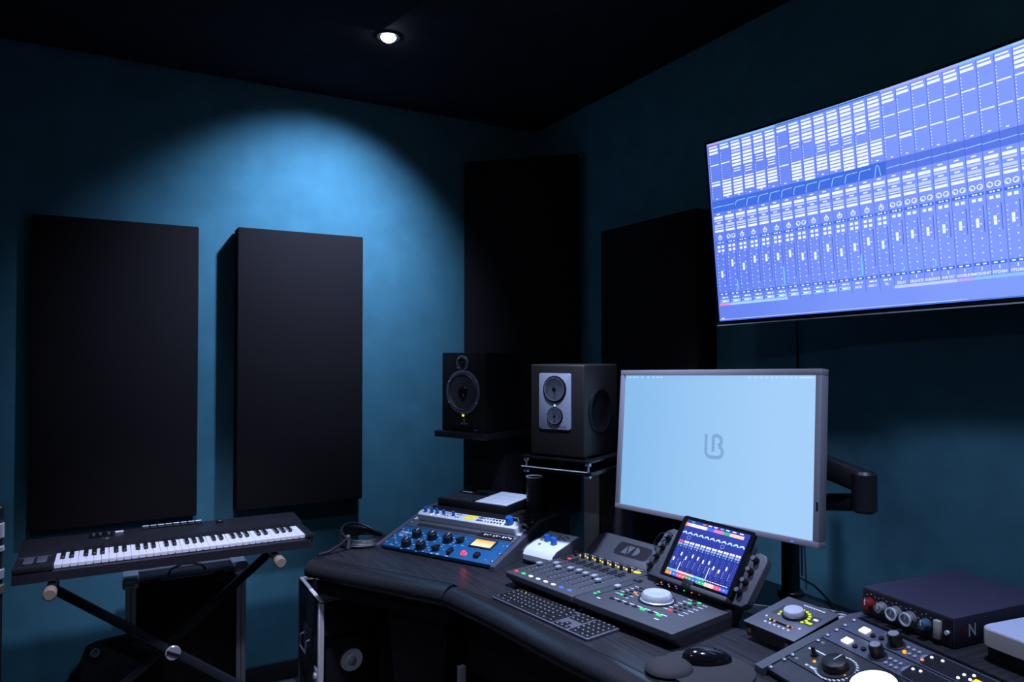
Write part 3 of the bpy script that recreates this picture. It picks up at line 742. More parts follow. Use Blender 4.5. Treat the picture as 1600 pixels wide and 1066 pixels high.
# two matching slate 1U preamps
for n_, lab in ((0, 'slate one-space rack unit with a lit square button, directly above the round meter'), (1, 'slate one-space rack unit with a lit square button, topmost on the right slope')):
    q = rr('rack_preamp', lab, 'audio processor', (3 + n_) * U2)
    q['group'] = 'matching slate rack preamps'
    MB().box(.001, .576, .001, U2 - .0025, -.02, .003, bev=.001).build('faceplate', m_blgr, q)
    MB().box(.047, .069, .016, .036, .003, .007, bev=.0015).build('lit_square_button', mat('lit_pink_white', (.8, .8, .8), .4, emit=srgb(255, 235, 250), st=2.2), q)
    for x, y in ((.088, .020), (.110, .024)):
        MB().cyl((x, y, .003), .006, .005).build('toggle_base', m_blk, q)
    knob(q, .150, .026, .0165, .030, m_blk, z=.003, skirt=.004, cap=m_chr)
    for c_ in range(3):
        for r_ in range(2): MB().cyl((.182 + c_ * .014 - r_ * .003, .015 + r_ * .018, .003), .0042, .004, seg=12).build('round_button', e_amber if (n_ == 1 and c_ == 0 and r_ == 0) else m_alu, q)
    pr = MB(); pr.quad(flat(.0036), .100, .128, .044, .049)
    for k in range(8):
        a0 = math.radians(100 + k * 18); a1 = math.radians(100 + (k + 1) * 18)
        vs = [pr.bm.verts.new((.262 + r_ * math.cos(a), .028 + r_ * .5 * math.sin(a), .0036)) for r_, a in ((.046, a0), (.046, a1), (.036, a1), (.036, a0))]
        pr.bm.faces.new(vs)
    pr.build('printed_markings', mat('pale_slate_print', (.25, .30, .42), .5), q)
    MB().prism(rrect(.225, .400, .005, U2 - .008, .012), .003, .0042).build('meter_window', m_blk2, q)
    for x, y, e in (((.236, .036, e_white), (.252, .040, e_white), (.330, .020, e_white)) if n_ == 0 else ((.228, .016, e_orange), (.236, .036, e_white), (.260, .040, e_white), (.320, .028, e_white), (.335, .038, e_white), (.338, .022, e_white), (.318, .012, e_white))):
        led(q, x, y, e, .0036, .0042)
    if n_ == 1:
        MB().box(.345, .372, .010, .030, .0042, .0062, bev=.001).build('yellow_button', mat('yellow_lit', (.7, .5, .02), .4, emit=srgb(255, 215, 20), st=1.2), q)
    for y in (.014, .044): screw(q, .006, y, .003, .0065)

# ------------------------------------------------------------ preamp box on the right console
nv = thing('tabletop_preamp', 'dark preamp box with red, grey and blue knobs on the right console', 'preamp', (1.714, 1.193, .8558), (0, 0, -1.68))
MB().box(0, .25, 0, .36, 0, .069, bev=.0015).build('case', m_navy, nv)
MB().box(.006, .246, -.003, .0, .004, .065).build('front_panel', m_blk2, nv)
def fk(x, z, r, m, h=.02, par=nv, rim=False):
    T_ = Matrix.Translation((x, -.003, z)) @ Matrix.Rotation(PI / 2, 4, 'X')
    k = MB().lathe([(0, 0), (r * 1.05, 0), (r * 1.05, .004), (r * .8, .006), (r * .74, h), (0, h)], T=T_, seg=20).build('knob', m, par)
    if rim: MB().lathe([(r * .74, h - .001), (r * 1.0, h - .001), (r * 1.0, h + .002), (r * .74, h + .002), (r * .74, h - .001)], T=T_, seg=24).build('rim', m_print, k)
    MB().box(x - .0018, x + .0018, -.003 - h - .001, -.003 - h + .001, z, z + r * .9).build('pointer', m_print, k)
fk(.027, .032, .015, m_red); fk(.064, .034, .014, m_clear); fk(.103, .034, .016, m_clear, rim=True); fk(.142, .034, .016, m_clear, rim=True); fk(.183, .034, .0135, m_lblue)
MB().box(.207, .223, -.014, -.003, .012, .055, bev=.002).build('rocker_button', m_cream, nv)
MB().cyl((.236, -.003, .033), .005, .006, axis='y').build('small_button', m_print, nv)
pr = MB(); random.seed(8)
for x in (.03, .064, .103, .142, .183):
    for k in range(5):
        a = math.radians(20 + k * 35); px = x + .020 * math.cos(a); pz = .034 + .024 * math.sin(a)
        pr.quad(lambda u, v: Vector((u, -.0036, v)), px - .0015, px + .0015, pz - .001, pz + .001)
pr.build('printed_markings', m_print, nv)
sidef = lambda y, z: Vector((.2508, y, z))
MB().text('A', sidef, .027, .034, .034, sx=.8).build('letter', m_red, nv)
MB().text('N', sidef, .060, .034, .040, sx=.9).build('letter', mat('letter_white', (.75, .75, .78), .5), nv)

# white box on a slim black one
bb = tag(MB().prism(rrect(0, .22, 0, .20, .012), 0, .034, bev=.002).build('drive_enclosure', m_blk), 'slim black box beneath the white rounded box', 'electronics box')
place(bb, (1.70, .885, .8555), rot=(0, 0, -1.70))
wb = thing('desktop_hub', 'white box with rounded corners on the right console beside the preamp', 'small computer', (1.682, .892, .8905), (0, 0, -1.72))
MB().prism(rrect(0, .215, 0, .215, .030, 8), 0, .036, bev=.002).build('shell', mat('beige_white_plastic', (.55, .52, .50), .5), wb)
MB().prism(rrect(.003, .212, .003, .212, .028, 8), .0362, .0372).build('tv_reflection_top', mat('tv_reflection_blue', (.55, .62, .80), .4), wb)  # light blue of the television's reflection put into the top's colour

# pale adapter behind the audio interface and thin cables
ad = thing('wall_adapter', 'small pale adapter plate behind the audio interface', 'adapter', (1.815, 1.435, DZ + .001), (0, 0, -1.2))
MB().box(0, .10, 0, .05, 0, .018, bev=.004).build('body', m_wht, ad)
MB().box(.012, .055, .008, .035, .018, .020, bev=.001).build('window', m_blk, ad)
tag(MB().tube([(1.92, 1.30, DZ + .004), (1.86, 1.36, DZ + .03), (1.80, 1.38, DZ + .03), (1.76, 1.52, DZ + .012), (1.70, 1.62, DZ + .005), (1.66, 1.72, DZ + .005)], .0028, 8).build('power_cable', m_gr), 'thin grey cable running over the desk behind the audio interface', 'cable')

# ------------------------------------------------------------ large display
Mm = upright(-1.4381, -.0927, -.0245)
mn = thing('computer_monitor', 'large silver-framed monitor with a pale blue desktop and B emblem', 'computer monitor', Vector((0, 0, 1.53)).lerp(Vector((1.4767, 1.511, 1.2665)), 1.15), M=Mm @ Matrix.Scale(1.15, 3))
bz = MB()
for x0, x1, z0, z1 in ((-.345, .345, .203, .2194), (-.345, .345, -.2194, -.204), (-.345, -.329, -.204, .203), (.329, .345, -.204, .203)): bz.box(x0, x1, -.002, .030, z0, z1, bev=.0012)
bz.build('bezel', m_bez, mn)
MB().box(-.335, .335, .022, .042, -.210, .210, bev=.004).build('rear_shell', m_alu, mn)
sfn = lambda e: (lambda x, z: Vector((x, -e + .006, z)))
MB().box(-.3288, .3288, .005, .021, -.2038, .2028).build('screen', gradglow('desktop_blue', srgb(134, 188, 236), srgb(166, 209, 252), 0, -.30, .25, .98, .10), mn)
g = MB(); g.recalc = False
for i, x in enumerate((-.322, -.312, -.297, -.283, -.262, -.236, -.214, -.198, -.184, .130, .150, .168, .184, .200, .214, .228, .242, .256, .270)):
    wdt = .005 if (i == 0 or i > 8) else .009
    g.quad(sfn(.0016), x, x + wdt, .1955, .1985, 0)
g.quad(sfn(.0016), .282, .322, .1955, .1985, 0)
g.build('menu_bar', glow('menu_text', (200, 232, 255), 1.0), mn)
def stroke(g, pts, wdt, fn, mi=0):
    P = [Vector(p) for p in pts]
    for i, (a, b_) in enumerate(zip(P, P[1:])):
        d = (b_ - a).normalized(); n = Vector((-d.y, d.x)) * wdt / 2
        a2 = a - d * wdt * .22; b2 = b_ + d * wdt * .22
        vs = [g.bm.verts.new(fn(*p)) for p in (a2 - n, b2 - n, b2 + n, a2 + n)]
        g.bm.faces.new(vs).material_index = mi
g = MB(); g.recalc = False
def arc(cx, cy, r, a0, a1, n=8): return [(cx + r * math.cos(math.radians(a0 + (a1 - a0) * k / n)), cy + r * math.sin(math.radians(a0 + (a1 - a0) * k / n))) for k in range(n + 1)]
stroke(g, [(-.003, .034), (-.003, -.010)] + arc(.013, -.012, .016, 180, 270) + [(.036, -.028)] + arc(.038, -.012, .0155, -90, 70) , .0098, sfn(.0018))
stroke(g, [(.022, -.010), (.022, .026)] + arc(.030, .024, .009, 180, 90, 5) + [(.036, .033)] + arc(.036, .019, .0135, 90, -70), .0098, sfn(.0020))
g.build('b_emblem', glow('emblem_grey', (126, 168, 214), 1), mn)
MB().box(.272, .279, -.0032, -.002, -.216, -.213).build('power_light', e_blue, mn)
MB().box(.337, .342, -.0026, -.002, -.130, -.108).build('side_slot', m_blk, mn)

# pole and folding arm behind it
ma = thing('display_stand', 'black post and folding arm carrying the large monitor', 'monitor stand', (1.935, 1.602, DZ + .001))
MB().box(-.021, .021, -.021, .021, 0, .56, bev=.004).build('post', m_blk2, ma)
MB().cyl((0, 0, 0), .040, .012, bev=.003).build('base', m_blk2, ma)
w2 = lambda x, y, z: (x - 1.935, y - 1.602, z - DZ - .001)
def bar(p, q_, w_, h_, name, par, m, bev=.006):
    p, q_ = Vector(p), Vector(q_); d = q_ - p; L = d.length
    R_ = d.to_track_quat('X', 'Z').to_matrix().to_4x4()
    return MB().box(0, L, -w_ / 2, w_ / 2, -h_ / 2, h_ / 2, bev=bev, T=Matrix.Translation(p) @ R_).build(name, m, par)
bar(w2(1.87, 1.62, 1.235), w2(1.875, 1.305, 1.167), .05, .066, 'upper_arm', ma, m_blk2, .012)
bar(w2(1.925, 1.602, 1.050), w2(1.878, 1.292, 1.108), .05, .05, 'lower_arm', ma, m_blk2, .012)
MB().cyl(w2(1.876, 1.297, 1.078), .034, .118, bev=.008).build('elbow', m_blk2, ma)
bar(w2(1.88, 1.62, 1.235), w2(1.765, 1.675, 1.235), .05, .07, 'mount_head', ma, m_blk2)

# ------------------------------------------------------------ curved television
sc = .9
Tc = Vector((0, 0, 1.53)).lerp(Vector((2.1454, 1.4528, 2.0207)), sc)
Mt = upright(-1.4778, .0713, -.0285)
TW, TH, TR = 1.21 * sc, .69 * sc, 4.2 * sc; ta = TW / 2 / TR
tv = thing('television', 'curved wall television showing a bright blue mixer screen', 'television', Tc, M=Mt)
def tvf(e):
    def f(u, v):   # u 0..1 left to right, v 0..1 top to bottom, e towards the viewer
        a = (2 * u - 1) * ta
        return Vector(((TR - e) * math.sin(a), -(TR - (TR - e) * math.cos(a)), (.5 - v) * TH))
    return f
def curved(u0, u1, v0, v1, e0, e1, n=28, bm=None, mi=0):
    m = bm or MB(); R_ = []
    for i in range(n + 1):
        u = u0 + (u1 - u0) * i / n
        R_.append([m.bm.verts.new(tvf(e)(u, v)) for e, v in ((e0, v0), (e0, v1), (e1, v1), (e1, v0))])
    for A, B in zip(R_, R_[1:]):
        for k in range(4):
            f = m.bm.faces.new([A[k], A[(k + 1) % 4], B[(k + 1) % 4], B[k]]); f.material_index = mi
    m.bm.faces.new(R_[0][::-1]); m.bm.faces.new(R_[-1])
    return m
fr = curved(-.006, 1.006, -.012, 0, -.008, .004); curved(-.006, 1.006, 1.0, 1.020, -.008, .004, bm=fr)
curved(-.006, 0, -.012, 1.02, -.008, .004, 1, fr); curved(1, 1.006, -.012, 1.02, -.008, .004, 1, fr)
fr.build('bezel', m_gloss, tv)
curved(-.007, 1.007, 1.020, 1.026, -.010, .007).build('bottom_trim', m_alu, tv)
curved(-.006, 1.006, -.012, 1.02, -.030, -.009).build('rear_shell', m_blk, tv)
MB().box(-.20, .20, .012, .13, -.15, .15, bev=.01).build('wall_mount', m_blk, tv)
scr = MB(); scr.recalc = False
n = 28
for i in range(n):
    for j in range(2): scr.quad(tvf(0), i / n, (i + 1) / n, (j + 1) / 2, j / 2)
scr.build('screen', gradglow('tv_blue', srgb(94, 124, 238), srgb(130, 158, 255), 0, -.5, .5, 1.0, .6), tv)
TVM = [glow('tv_white', (222, 230, 255), 1.25), glow('tv_mid', (92, 122, 235), 1), glow('tv_deep', (66, 112, 228), 1), glow('tv_line', (78, 102, 215), 1), glow('tv_pale', (188, 204, 255), 1.1),
       glow('tv_cyan', (105, 225, 235), 1.0), glow('tv_pink', (235, 145, 215), 1), glow('tv_lav', (188, 172, 250), 1), glow('tv_sky', (142, 200, 255), 1), glow('tv_paleblue', (170, 215, 255), 1.0)]
g = MB(); g.recalc = False
P1, P2, P3 = tvf(.0006), tvf(.0010), tvf(.0014)
def q_(u0, u1, v0, v1, mi, P=None): g.quad(P or P2, u0, u1, v1, v0, mi)
CU = .0388; caps = [.738, .682, .710, .680, .681, .685, .679, .704, .709, .680, .712, .697, .680, .706] + [.679] * 12
names = ['', '', '', '', '', '', '', '', '', '', '', 'BACK', 'LEAD 5', 'TEL', 'DELAY', 'DELAYSTE', 'DUBLENOS', 'RVB CRT', 'DOUBLEUR', 'MICROSHFT', 'PITCHSHI', 'PITCHSHI', 'CHORUS', 'ROOM', 'HALL']
random.seed(11)
for i in range(26):
    a = .0045 + CU * i; b_ = min(a + CU, .999); x0 = a + .003; x1 = b_ - .005; m_ = (a + b_) / 2
    if a > .99: break
    q_(a, a + .0012, .008, .916, 3, P1)
    tc = 6 if i == 0 else (8 if i < 6 else (7 if 14 <= i <= 18 else (8 if i >= 19 and i < 22 else (9 if i >= 22 else 2))))
    q_(a, b_, .0, .010, tc, P1)
    # insert slots
    full = 2 <= i <= 5 or 7 <= i <= 13
    n1 = random.choice((5, 6, 7)) if full else (2 if i in (14, 18, 0) else 1)
    if i >= 22: n1 = 4
    q_(x0, x1 - .002, .020, .027, 0)
    for k in range(n1): q_(x0, x1, .034 + k * .0185, .046 + k * .0185, 0 if (full and k != 2) or not full else 4)
    y = .034 + n1 * .0185
    if full:
        for k in range(random.choice((1, 2, 3))): q_(x0 + .004, x1 - .003, y + .004, y + .009, 0); y += .014
    q_(x0, x1, .1225, .1285, 0) if y < .118 else None
    n2 = random.choice((4, 5, 6)) if (full or i == 1) else (1 if i in (0, 15) else 0)
    q_(x0, x1, .2190, .2250, 0)
    for k in range(n2): q_(x0, x1, .232 + k * .0165, .243 + k * .0165, 0)
    v = .05
    while v < .31:
        if not (v < y or abs(v - .125) < .008 or abs(v - .222) < .008 or (.222 < v < .232 + n2 * .0165)): q_(x0, x0 + .0022, v, v + .0042, 0)
        v += .0142
    q_(m_ - .004, m_ + .003, .3125, .3175, 0)
    # eq window with its curve
    q_(a + .0012, b_, .325, .390, 2 if i < 14 else 1, P1)
    if 2 <= i <= 13:
        if i == 13:
            pv = [(x0 + .006, .388), (x0 + .010, .345), (x0 + .014, .335), (x0 + .018, .345), (x0 + .022, .388)]
        else:
            s_ = .385 if i >= 3 else .37; pv = [(x0, s_), (x0 + .004, .352), (x0 + .007, .346), (b_, .345)]
    else: pv = [(a + .002, .361), (b_, .358)]
    for (ua_, va), (ub, vb) in zip(pv, pv[1:]):
        du, dv = ub - ua_, vb - va; L = math.hypot(du * 1.75, dv) or 1; nu, nv_ = -dv / L * .0016 / 1.75, du * 1.75 / L * .0016
        vs = [g.bm.verts.new(P2(*p)) for p in ((ua_ - nu, va - nv_), (ua_ + nu, va + nv_), (ub + nu, vb + nv_), (ub - nu, vb - nv_))]
        g.bm.faces.new(vs).material_index = 9
    # io section
    q_(m_ - .006, m_ + .005, .398, .404, 0)
    q_(x0, x1, .413, .427, 0); q_(x0, x1, .432, .441, 4); q_(m_ - .007, m_ + .006, .447, .453, 0); q_(x0, x1, .459, .472, 4); q_(x0, x1, .478, .482, 0); q_(x0, x1, .489, .501, 0)
    def knobr(uc, vc, r, stem):
        for k in range(10):
            a0 = 2 * PI * k / 10; a1 = 2 * PI * (k + 1) / 10
            vs = [g.bm.verts.new(P2(uc + r_ * math.cos(t) / 1.75, vc + r_ * math.sin(t))) for r_, t in ((r, a0), (r, a1), (r * .68, a1), (r * .68, a0))]
            g.bm.faces.new(vs).material_index = 0
        if stem == 0: q_(uc - .0012, uc + .0012, vc - r * 1.5, vc + r * .2, 0)
        else: q_(uc - .0008 + stem * .002, uc + .0012 + stem * .002, vc, vc + r * .9, 0)
    if i in (1, 7) or i >= 14: knobr(m_ - .0085, .532, .0125, -1); knobr(m_ + .0085, .532, .0125, 1)
    else: knobr(m_, .534, .0125, 0)
    q_(x0 - .001, x1 + .002, .554, .568, 2)
    for du in (-.010, -.003, .007): q_(m_ + du, m_ + du + .005, .558, .564, 0, P3)
    for k in range(1 if i >= 14 else 2):
        for s_ in (-1, 1): q_(m_ + s_ * .007 - .0045, m_ + s_ * .007 + .0045, .578 + k * .022, .591 + k * .022, 0)
    # fader lane
    q_(m_ + .0115, m_ + .0135, .625 if i < 14 else .61, .72 if i >= 14 else .80, 3, P1)
    for k in range(11): q_(x0 + .001, x0 + .0035, .625 + k * .0195, .630 + k * .0195, 0 if k % 2 else 4)
    for k in range(8): q_(m_ + .0035, m_ + .007, .622 + k * .030, .627 + k * .030, 4 if k % 2 else 0)
    cv = caps[i]
    q_(m_ - .0055, m_ + .0015, cv - .019, cv + .019, 0, P3); q_(m_ - .0055, m_ + .0015, cv - .002, cv + .001, 4, tvf(.0017))
    q_(x0 - .001, x1 + .002, .843, .857, 2)
    q_(m_ - .012, m_ - .004, .847, .853, 0, P3); q_(m_ + .003, m_ + .011, .847, .853, 0, P3)
    if i < 14: q_(m_ - .008, m_ + .004, .866, .873, 0); q_(m_ + .007, m_ + .012, .866, .873, 0)
    else: q_(m_ - .001, m_ + .001, .862, .876, 0)
    if i < 11: q_(x0, x1 + .001, .882, .898, 9, P2); q_(m_ - .007, m_ + .005, .887, .893, 0, P3); q_(x0 + .001, x0 + .007, .886, .894, 3, P3)
    else: g.text(names[i] if i < len(names) else 'BUS', P3, m_, .890, .0165, 0, sx=.45, flip=True)
    q_(a, b_, .901, .914, [6, 9, 9, 9, 9, 9, 1, 1, 1, 1, 1, 1, 1, 1, 4, 4, 4, 4, 7, 8, 8, 8, 8, 9, 9, 9][i], P2) if not 6 <= i <= 13 else None
for u0, v0, v1 in ((.0725, .778, .835), (.2295, .741, .838), (.463, .737, .835), (.6545, .806, .832), (.5755, .818, .832)): q_(u0, u0 + .0028, v0, v1, 5, P3)
for k in range(40):
    a, b_ = k / 40, (k + 1) / 40
    q_(a, b_, .0, .003, 8, P2); q_(a, b_, .9945, .999, 2, P2)
    if k < 29: q_(a, b_, .990, .993, 4, P2)
q_(.008, .018, .982, .988, 0, P2)
g.build('screen_picture', TVM, tv)
tag(MB().tube([(2.108, 1.712, 1.70), (2.110, 1.712, 1.45), (2.109, 1.714, 1.2), (2.108, 1.70, .95), (2.10, 1.69, .76)], .004, 8).build('television_cable', m_blk), 'black cable hanging down the right wall below the television', 'cable')
tag(MB().tube([(2.09, 1.69, .755), (2.05, 1.60, .758), (1.98, 1.50, .757), (1.90, 1.40, .757)], .0035, 8).build('desk_cable', m_blk), 'black cable lying at the back of the desk below the monitor', 'cable')

# ------------------------------------------------------------ studio monitors
A = thing('studio_monitor', 'black two-way studio monitor with a green light, on the left stand', 'speaker', (1.388, 2.928, 1.179), (0, 0, -1.1675), 'near-field speakers')
MB().box(-.13, .13, 0, .285, 0, .356, bev=.004).build('cabinet', m_vinyl, A)
def cone(par, x, z, R_, ring=.012, mring=None, mcone=None, cap=.3, depth=.03, off=0.0, nm='woofer', capm=None, seg=40, bolts=0):
    T_ = Matrix.Translation((x, -.0005, z)) @ Matrix.Rotation(PI / 2, 4, 'X')
    k = MB().lathe([(R_ - ring, 0), (R_, 0), (R_, .004), (R_ - .003, .006), (R_ - ring, .006), (R_ - ring, 0)], T=T_, seg=seg).build(nm, mring or m_ring, par)
    r1 = R_ - ring
    MB().lathe([(0, .0002), (r1, .0002), (r1, .003), (r1 * .93, .008), (r1 * .86, .003), (r1 * .84, .0045), (r1 * .3, .0015), (0, .0015)][:7] + [(0, .0015)], T=T_, seg=seg).build('cone', mcone or m_cone, k)
    MB().lathe([(0, .0016), (r1 * cap, .0016), (r1 * cap * .9, .008), (r1 * cap * .5, .0125), (0, .014)], T=T_, seg=24).build('dust_cap', capm or m_gloss, k)
    for b in range(bolts):
        a = 2 * PI * (b + .5) / bolts
        MB().lathe([(0, .006), (.004, .006), (.003, .0085), (0, .009)], T=T_ @ Matrix.Translation(((R_ - ring / 2) * math.cos(a), (R_ - ring / 2) * math.sin(a), 0)), seg=10).build('bolt', m_chr, k)
    return k
cone(A, 0, .178, .100, .013, bolts=6)
cone(A, -.003, .308, .036, .010, cap=.5, nm='tweeter', bolts=4)
T_ = Matrix.Translation((0, 0, .074)) @ Matrix.Rotation(PI / 2, 4, 'X')
MB().lathe([(0, 0), (.006, 0), (.005, .003), (0, .004)], T=T_, seg=14).build('power_light', mat('green_lamp', (.1, .2, .02), .3, emit=srgb(170, 220, 10), st=2.5), A)
lg = MB()
lg.quad(lambda x, z: Vector((x, -.0008, z)), .002, .009, .046, .062)
for k in range(5): lg.quad(lambda x, z: Vector((x, -.0008, z)), -.014 + k * .008, -.009 + k * .008, .034, .042)
lg.build('badge', mat('dull_print', (.20, .19, .17), .6), A)
MB().box(-.09, .09, -.001, .002, .008, .026, bev=.002).build('port_slot', m_gloss, A)
stA = thing('speaker_stand', 'black column stand with a square top plate under the left speaker', 'speaker stand', (1.388, 2.928, 0), (0, 0, -1.1675), 'speaker stands')
MB().box(-.160, .150, -.02, .31, 1.150, 1.178, bev=.003).build('top_plate', m_blk2, stA)
MB().box(-.150, .105, .17, .31, .02, 1.150, bev=.004).build('column', m_blk2, stA)
MB().box(-.17, .13, .12, .36, 0, .02, bev=.003).build('base_plate', m_blk2, stA)

B = thing('studio_monitor', 'black studio monitor with a silver front plate, nearest the monitor screen', 'speaker', (1.4371, 2.229, 1.1534), (0, 0, -1.1107), 'near-field speakers')
MB().box(-.1152, .1152, 0, .27, 0, .337, bev=.007, seg=3).build('cabinet', m_vinyl, B)
MB().prism(rrect(-.074, .062, .098, .305, .009), 0, .004, T=TOY, bev=.001).build('driver_plate', mat('satin_silver', (.30, .33, .42), .4, metal=.2), B)
T0 = Matrix.Translation((0, -.004, 0))
def drv(x, z, R_):
    T_ = Matrix.Translation((x, -.0042, z)) @ Matrix.Rotation(PI / 2, 4, 'X')
    k = MB().lathe([(0, 0), (R_, 0), (R_ * .98, .002), (R_ * .80, .0045), (R_ * .74, .0015), (R_ * .5, .0015), (R_ * .42, .004), (R_ * .2, .003), (R_ * .12, .006), (0, .007)], T=T_, seg=36).build('driver', mat('driver_black', (.004, .004, .005), .4, spec=.25), B)
    MB().lathe([(R_ * .84, .0046), (R_ * .87, .0055), (R_ * .80, .0055), (R_ * .80, .0046), (R_ * .84, .0046)], T=T_, seg=36).build('surround', m_ring, k)
drv(-.006, .246, .050); drv(-.005, .147, .034)
MB().lathe([(0, 0), (.003, 0), (.0025, .002), (0, .002)], T=Matrix.Translation((-.006, -.0042, .186)) @ Matrix.Rotation(PI / 2, 4, 'X'), seg=12).build('power_light', glow('cool_led', (190, 240, 255), 2.5), B)
g = MB()
for k in range(12): g.quad(lambda x, z: Vector((x, -.0046, z)), -.046 + k * .0075, -.041 + k * .0075, .106, .112)
g.build('badge', m_ring, B)
T_ = Matrix.Translation((.1157, .12, .165)) @ Matrix.Rotation(PI / 2, 4, 'Y')
sw = MB().lathe([(0, 0), (.088, 0), (.088, .003), (.080, .008), (.072, .003), (.03, .001), (0, .004)], T=T_, seg=40).build('side_woofer', MATS['driver_black'], B)
stB = thing('speaker_stand', 'black stand with two spaced plates under the silver-fronted speaker', 'speaker stand', (1.4371, 2.229, 0), (0, 0, -1.1107), 'speaker stands')
MB().prism(rrect(-.150, .150, -.020, .300, .02), 1.140, 1.147, bev=.001).build('upper_plate', m_gloss, stB)
MB().prism(rrect(-.152, .155, -.025, .300, .03), 1.096, 1.108, bev=.002).build('lower_plate', m_gloss, stB)
MB().tube([(-.140, -.024, 1.108), (0, -.026, 1.108), (.140, -.024, 1.108)], .0022, 6).build('plate_edge', m_alu, stB)
for x in (-.132, .132):
    for y in (-.002, .270):
        MB().lathe([(0, 1.085), (.012, 1.085), (.012, 1.093), (.006, 1.0955), (.004, 1.109), (.004, 1.125), (.011, 1.128), (.011, 1.1395), (0, 1.1395)], (x, y, 0), seg=16).build('spacer', m_chr, stB)
for x in (-.10, .10):
    for y in (.03, .24): MB().cyl((x, y, 1.1472), .012, .006).build('rubber_pad', m_rub, stB)
MB().box(-.005, .062, .215, .26, .02, 1.095, bev=.003).build('post', mat('grey_post', (.30, .29, .30), .6), stB)
MB().box(.075, .19, .205, .30, .02, 1.095, bev=.004).build('column', m_blk2, stB)
MB().box(-.13, .19, .15, .36, 0, .02, bev=.003).build('base_plate', m_blk2, stB)

# ------------------------------------------------------------ coiled cable at the left end of the desk
coil = thing('coiled_cable', 'loose coil of black cable on the left tip of the desk', 'cable', (.918, 2.900, DZ + .001))
random.seed(5)
for i in range(5):
    ph = random.random() * 6; pts = []
    for k in range(40):
        a = 2 * PI * k / 40; R_ = .100 - i * .004 + .004 * math.sin(3 * a + ph)
        pts.append((R_ * math.cos(a) * 1.0, R_ * math.sin(a) * 1.06, .008 + i * .0045 + max(0, .010 * math.sin(a - .6)) * i))
    MB().tube(pts, .0052, 8, closed=True).build('loop', m_blk2 if i % 2 else m_blk, coil)
MB().cyl((-.085, -.075, .001), .010, .055, bev=.003).build('plug', m_gr, coil)
MB().tube([(-.085, -.075, .045), (-.12, -.10, .03), (-.17, -.11, .010), (-.215, -.12, .006)], .006, 8).build('lead_end', m_blk, coil)

# ------------------------------------------------------------ piano keyboard and its stand
PX0, PX1 = -.275, .700
pk = thing('piano_keyboard', 'black sixty-one-key piano keyboard with bright white keys below the panels', 'electronic keyboard', (0, 0, .775))
body = MB()
T = Matrix(((0, 0, 1, 0), (1, 0, 0, 0), (0, 1, 0, 0), (0, 0, 0, 1)))
body.prism([(2.835, 0), (3.215, 0), (3.215, .062), (3.195, .068), (3.040, .058), (3.035, .035), (2.852, .035), (2.838, .030)], PX0, PX1, T=T)
body.box(PX0, -.162, 2.838, 3.036, .034, .052, bev=.003); body.box(.672, PX1, 2.838, 3.036, .034, .052, bev=.003)
body.build('body', m_blk2, pk)
KX0, KX1 = -.160, .670; kw = (KX1 - KX0) / 36
for i in range(36):
    MB().box(KX0 + i * kw + .0005, KX0 + (i + 1) * kw - .0005, 2.850, 3.008, .036, .050, bev=.0012, seg=1).build('white_key', m_key, pk)
for o_ in range(5):
    for d_ in (.64, 1.76, 3.62, 4.72, 5.80):
        x = KX0 + (o_ * 7 + d_ + .36) * kw
        MB().box(x - .0068, x + .0068, 2.912, 3.008, .050, .061, bev=.002, seg=1).build('black_key', m_bkey, pk)
for x in (-.250, -.212):
    MB().box(x, x + .030, 2.88, 2.965, .052, .058, bev=.003).build('control_wheel', m_gr, pk)
MB().box(-.268, -.17, 2.975, 2.979, .052, .0535).build('edge_line', m_ring, pk)
for i in range(8):
    x = .115 + i * .0275
    MB().box(x, x + .0245, 3.165, 3.195, .0665, .0735, bev=.002, seg=1).build('drum_pad', m_rub, pk)
    MB().box(x + .001, x + .0235, 3.190, 3.196, .0735, .0748).build('pad_light', m_print, pk)
MB().box(-.065, .015, 3.12, 3.185, .064, .068, bev=.002).build('display', m_gloss, pk)
MB().box(.022, .050, 3.165, 3.178, .0665, .0695).build('label_light', m_print, pk)
for x in (-.05, -.028, .0): MB().cyl((x, 3.15, .066), .005, .009).build('knob', m_ring, pk)
MB().cyl((.395, 3.155, .0655), .014, .010, bev=.002).build('knob', m_blk, pk)

xs = thing('keyboard_stand', 'black folding x-shaped stand under the piano keyboard', 'keyboard stand', (.215, 3.0, 0))
lx = lambda x, y, z: (x - .215, y - 3.0, z)
def rod(p, q, r, nm, m, par=xs): return MB().tube([p, q], r, 12).build(nm, m, par)
bar(lx(-.165, 2.98, .708), lx(.595, 2.98, .125), .028, .028, 'leg', xs, mat('stand_steel', (.045, .05, .062), .35, metal=.5), .003)
bar(lx(.555, 3.02, .715), lx(-.20, 3.02, .115), .028, .028, 'leg', xs, m_blk2, .003)
for x in (-.165, .56):
    r_ = rod(lx(x, 2.80, .752), lx(x, 3.19, .752), .0145, 'support_arm', m_blk2)
    MB().cyl(lx(x, 2.80, .752), .020, .045, axis='y', bev=.004).build('end_cap', m_tan, r_)
bar(lx(-.165, 2.98, .708), lx(-.165, 2.98, .745), .03, .03, 'bracket', xs, m_blk2, .003); bar(lx(.56, 3.02, .708), lx(.56, 3.02, .745), .03, .03, 'bracket', xs, m_blk2, .003)
for x, y in ((.595, 2.98), (-.20, 3.02)):
    rod(lx(x, 2.78, .118), lx(x, 3.2, .118), .014, 'foot_bar', m_blk2)
hx = lx(.212, 2.955, .421)
hb = MB().cyl((hx[0], hx[1], hx[2]), .027, .012, axis='y', bev=.003, seg=32).build('hub_disc', m_chr, xs)
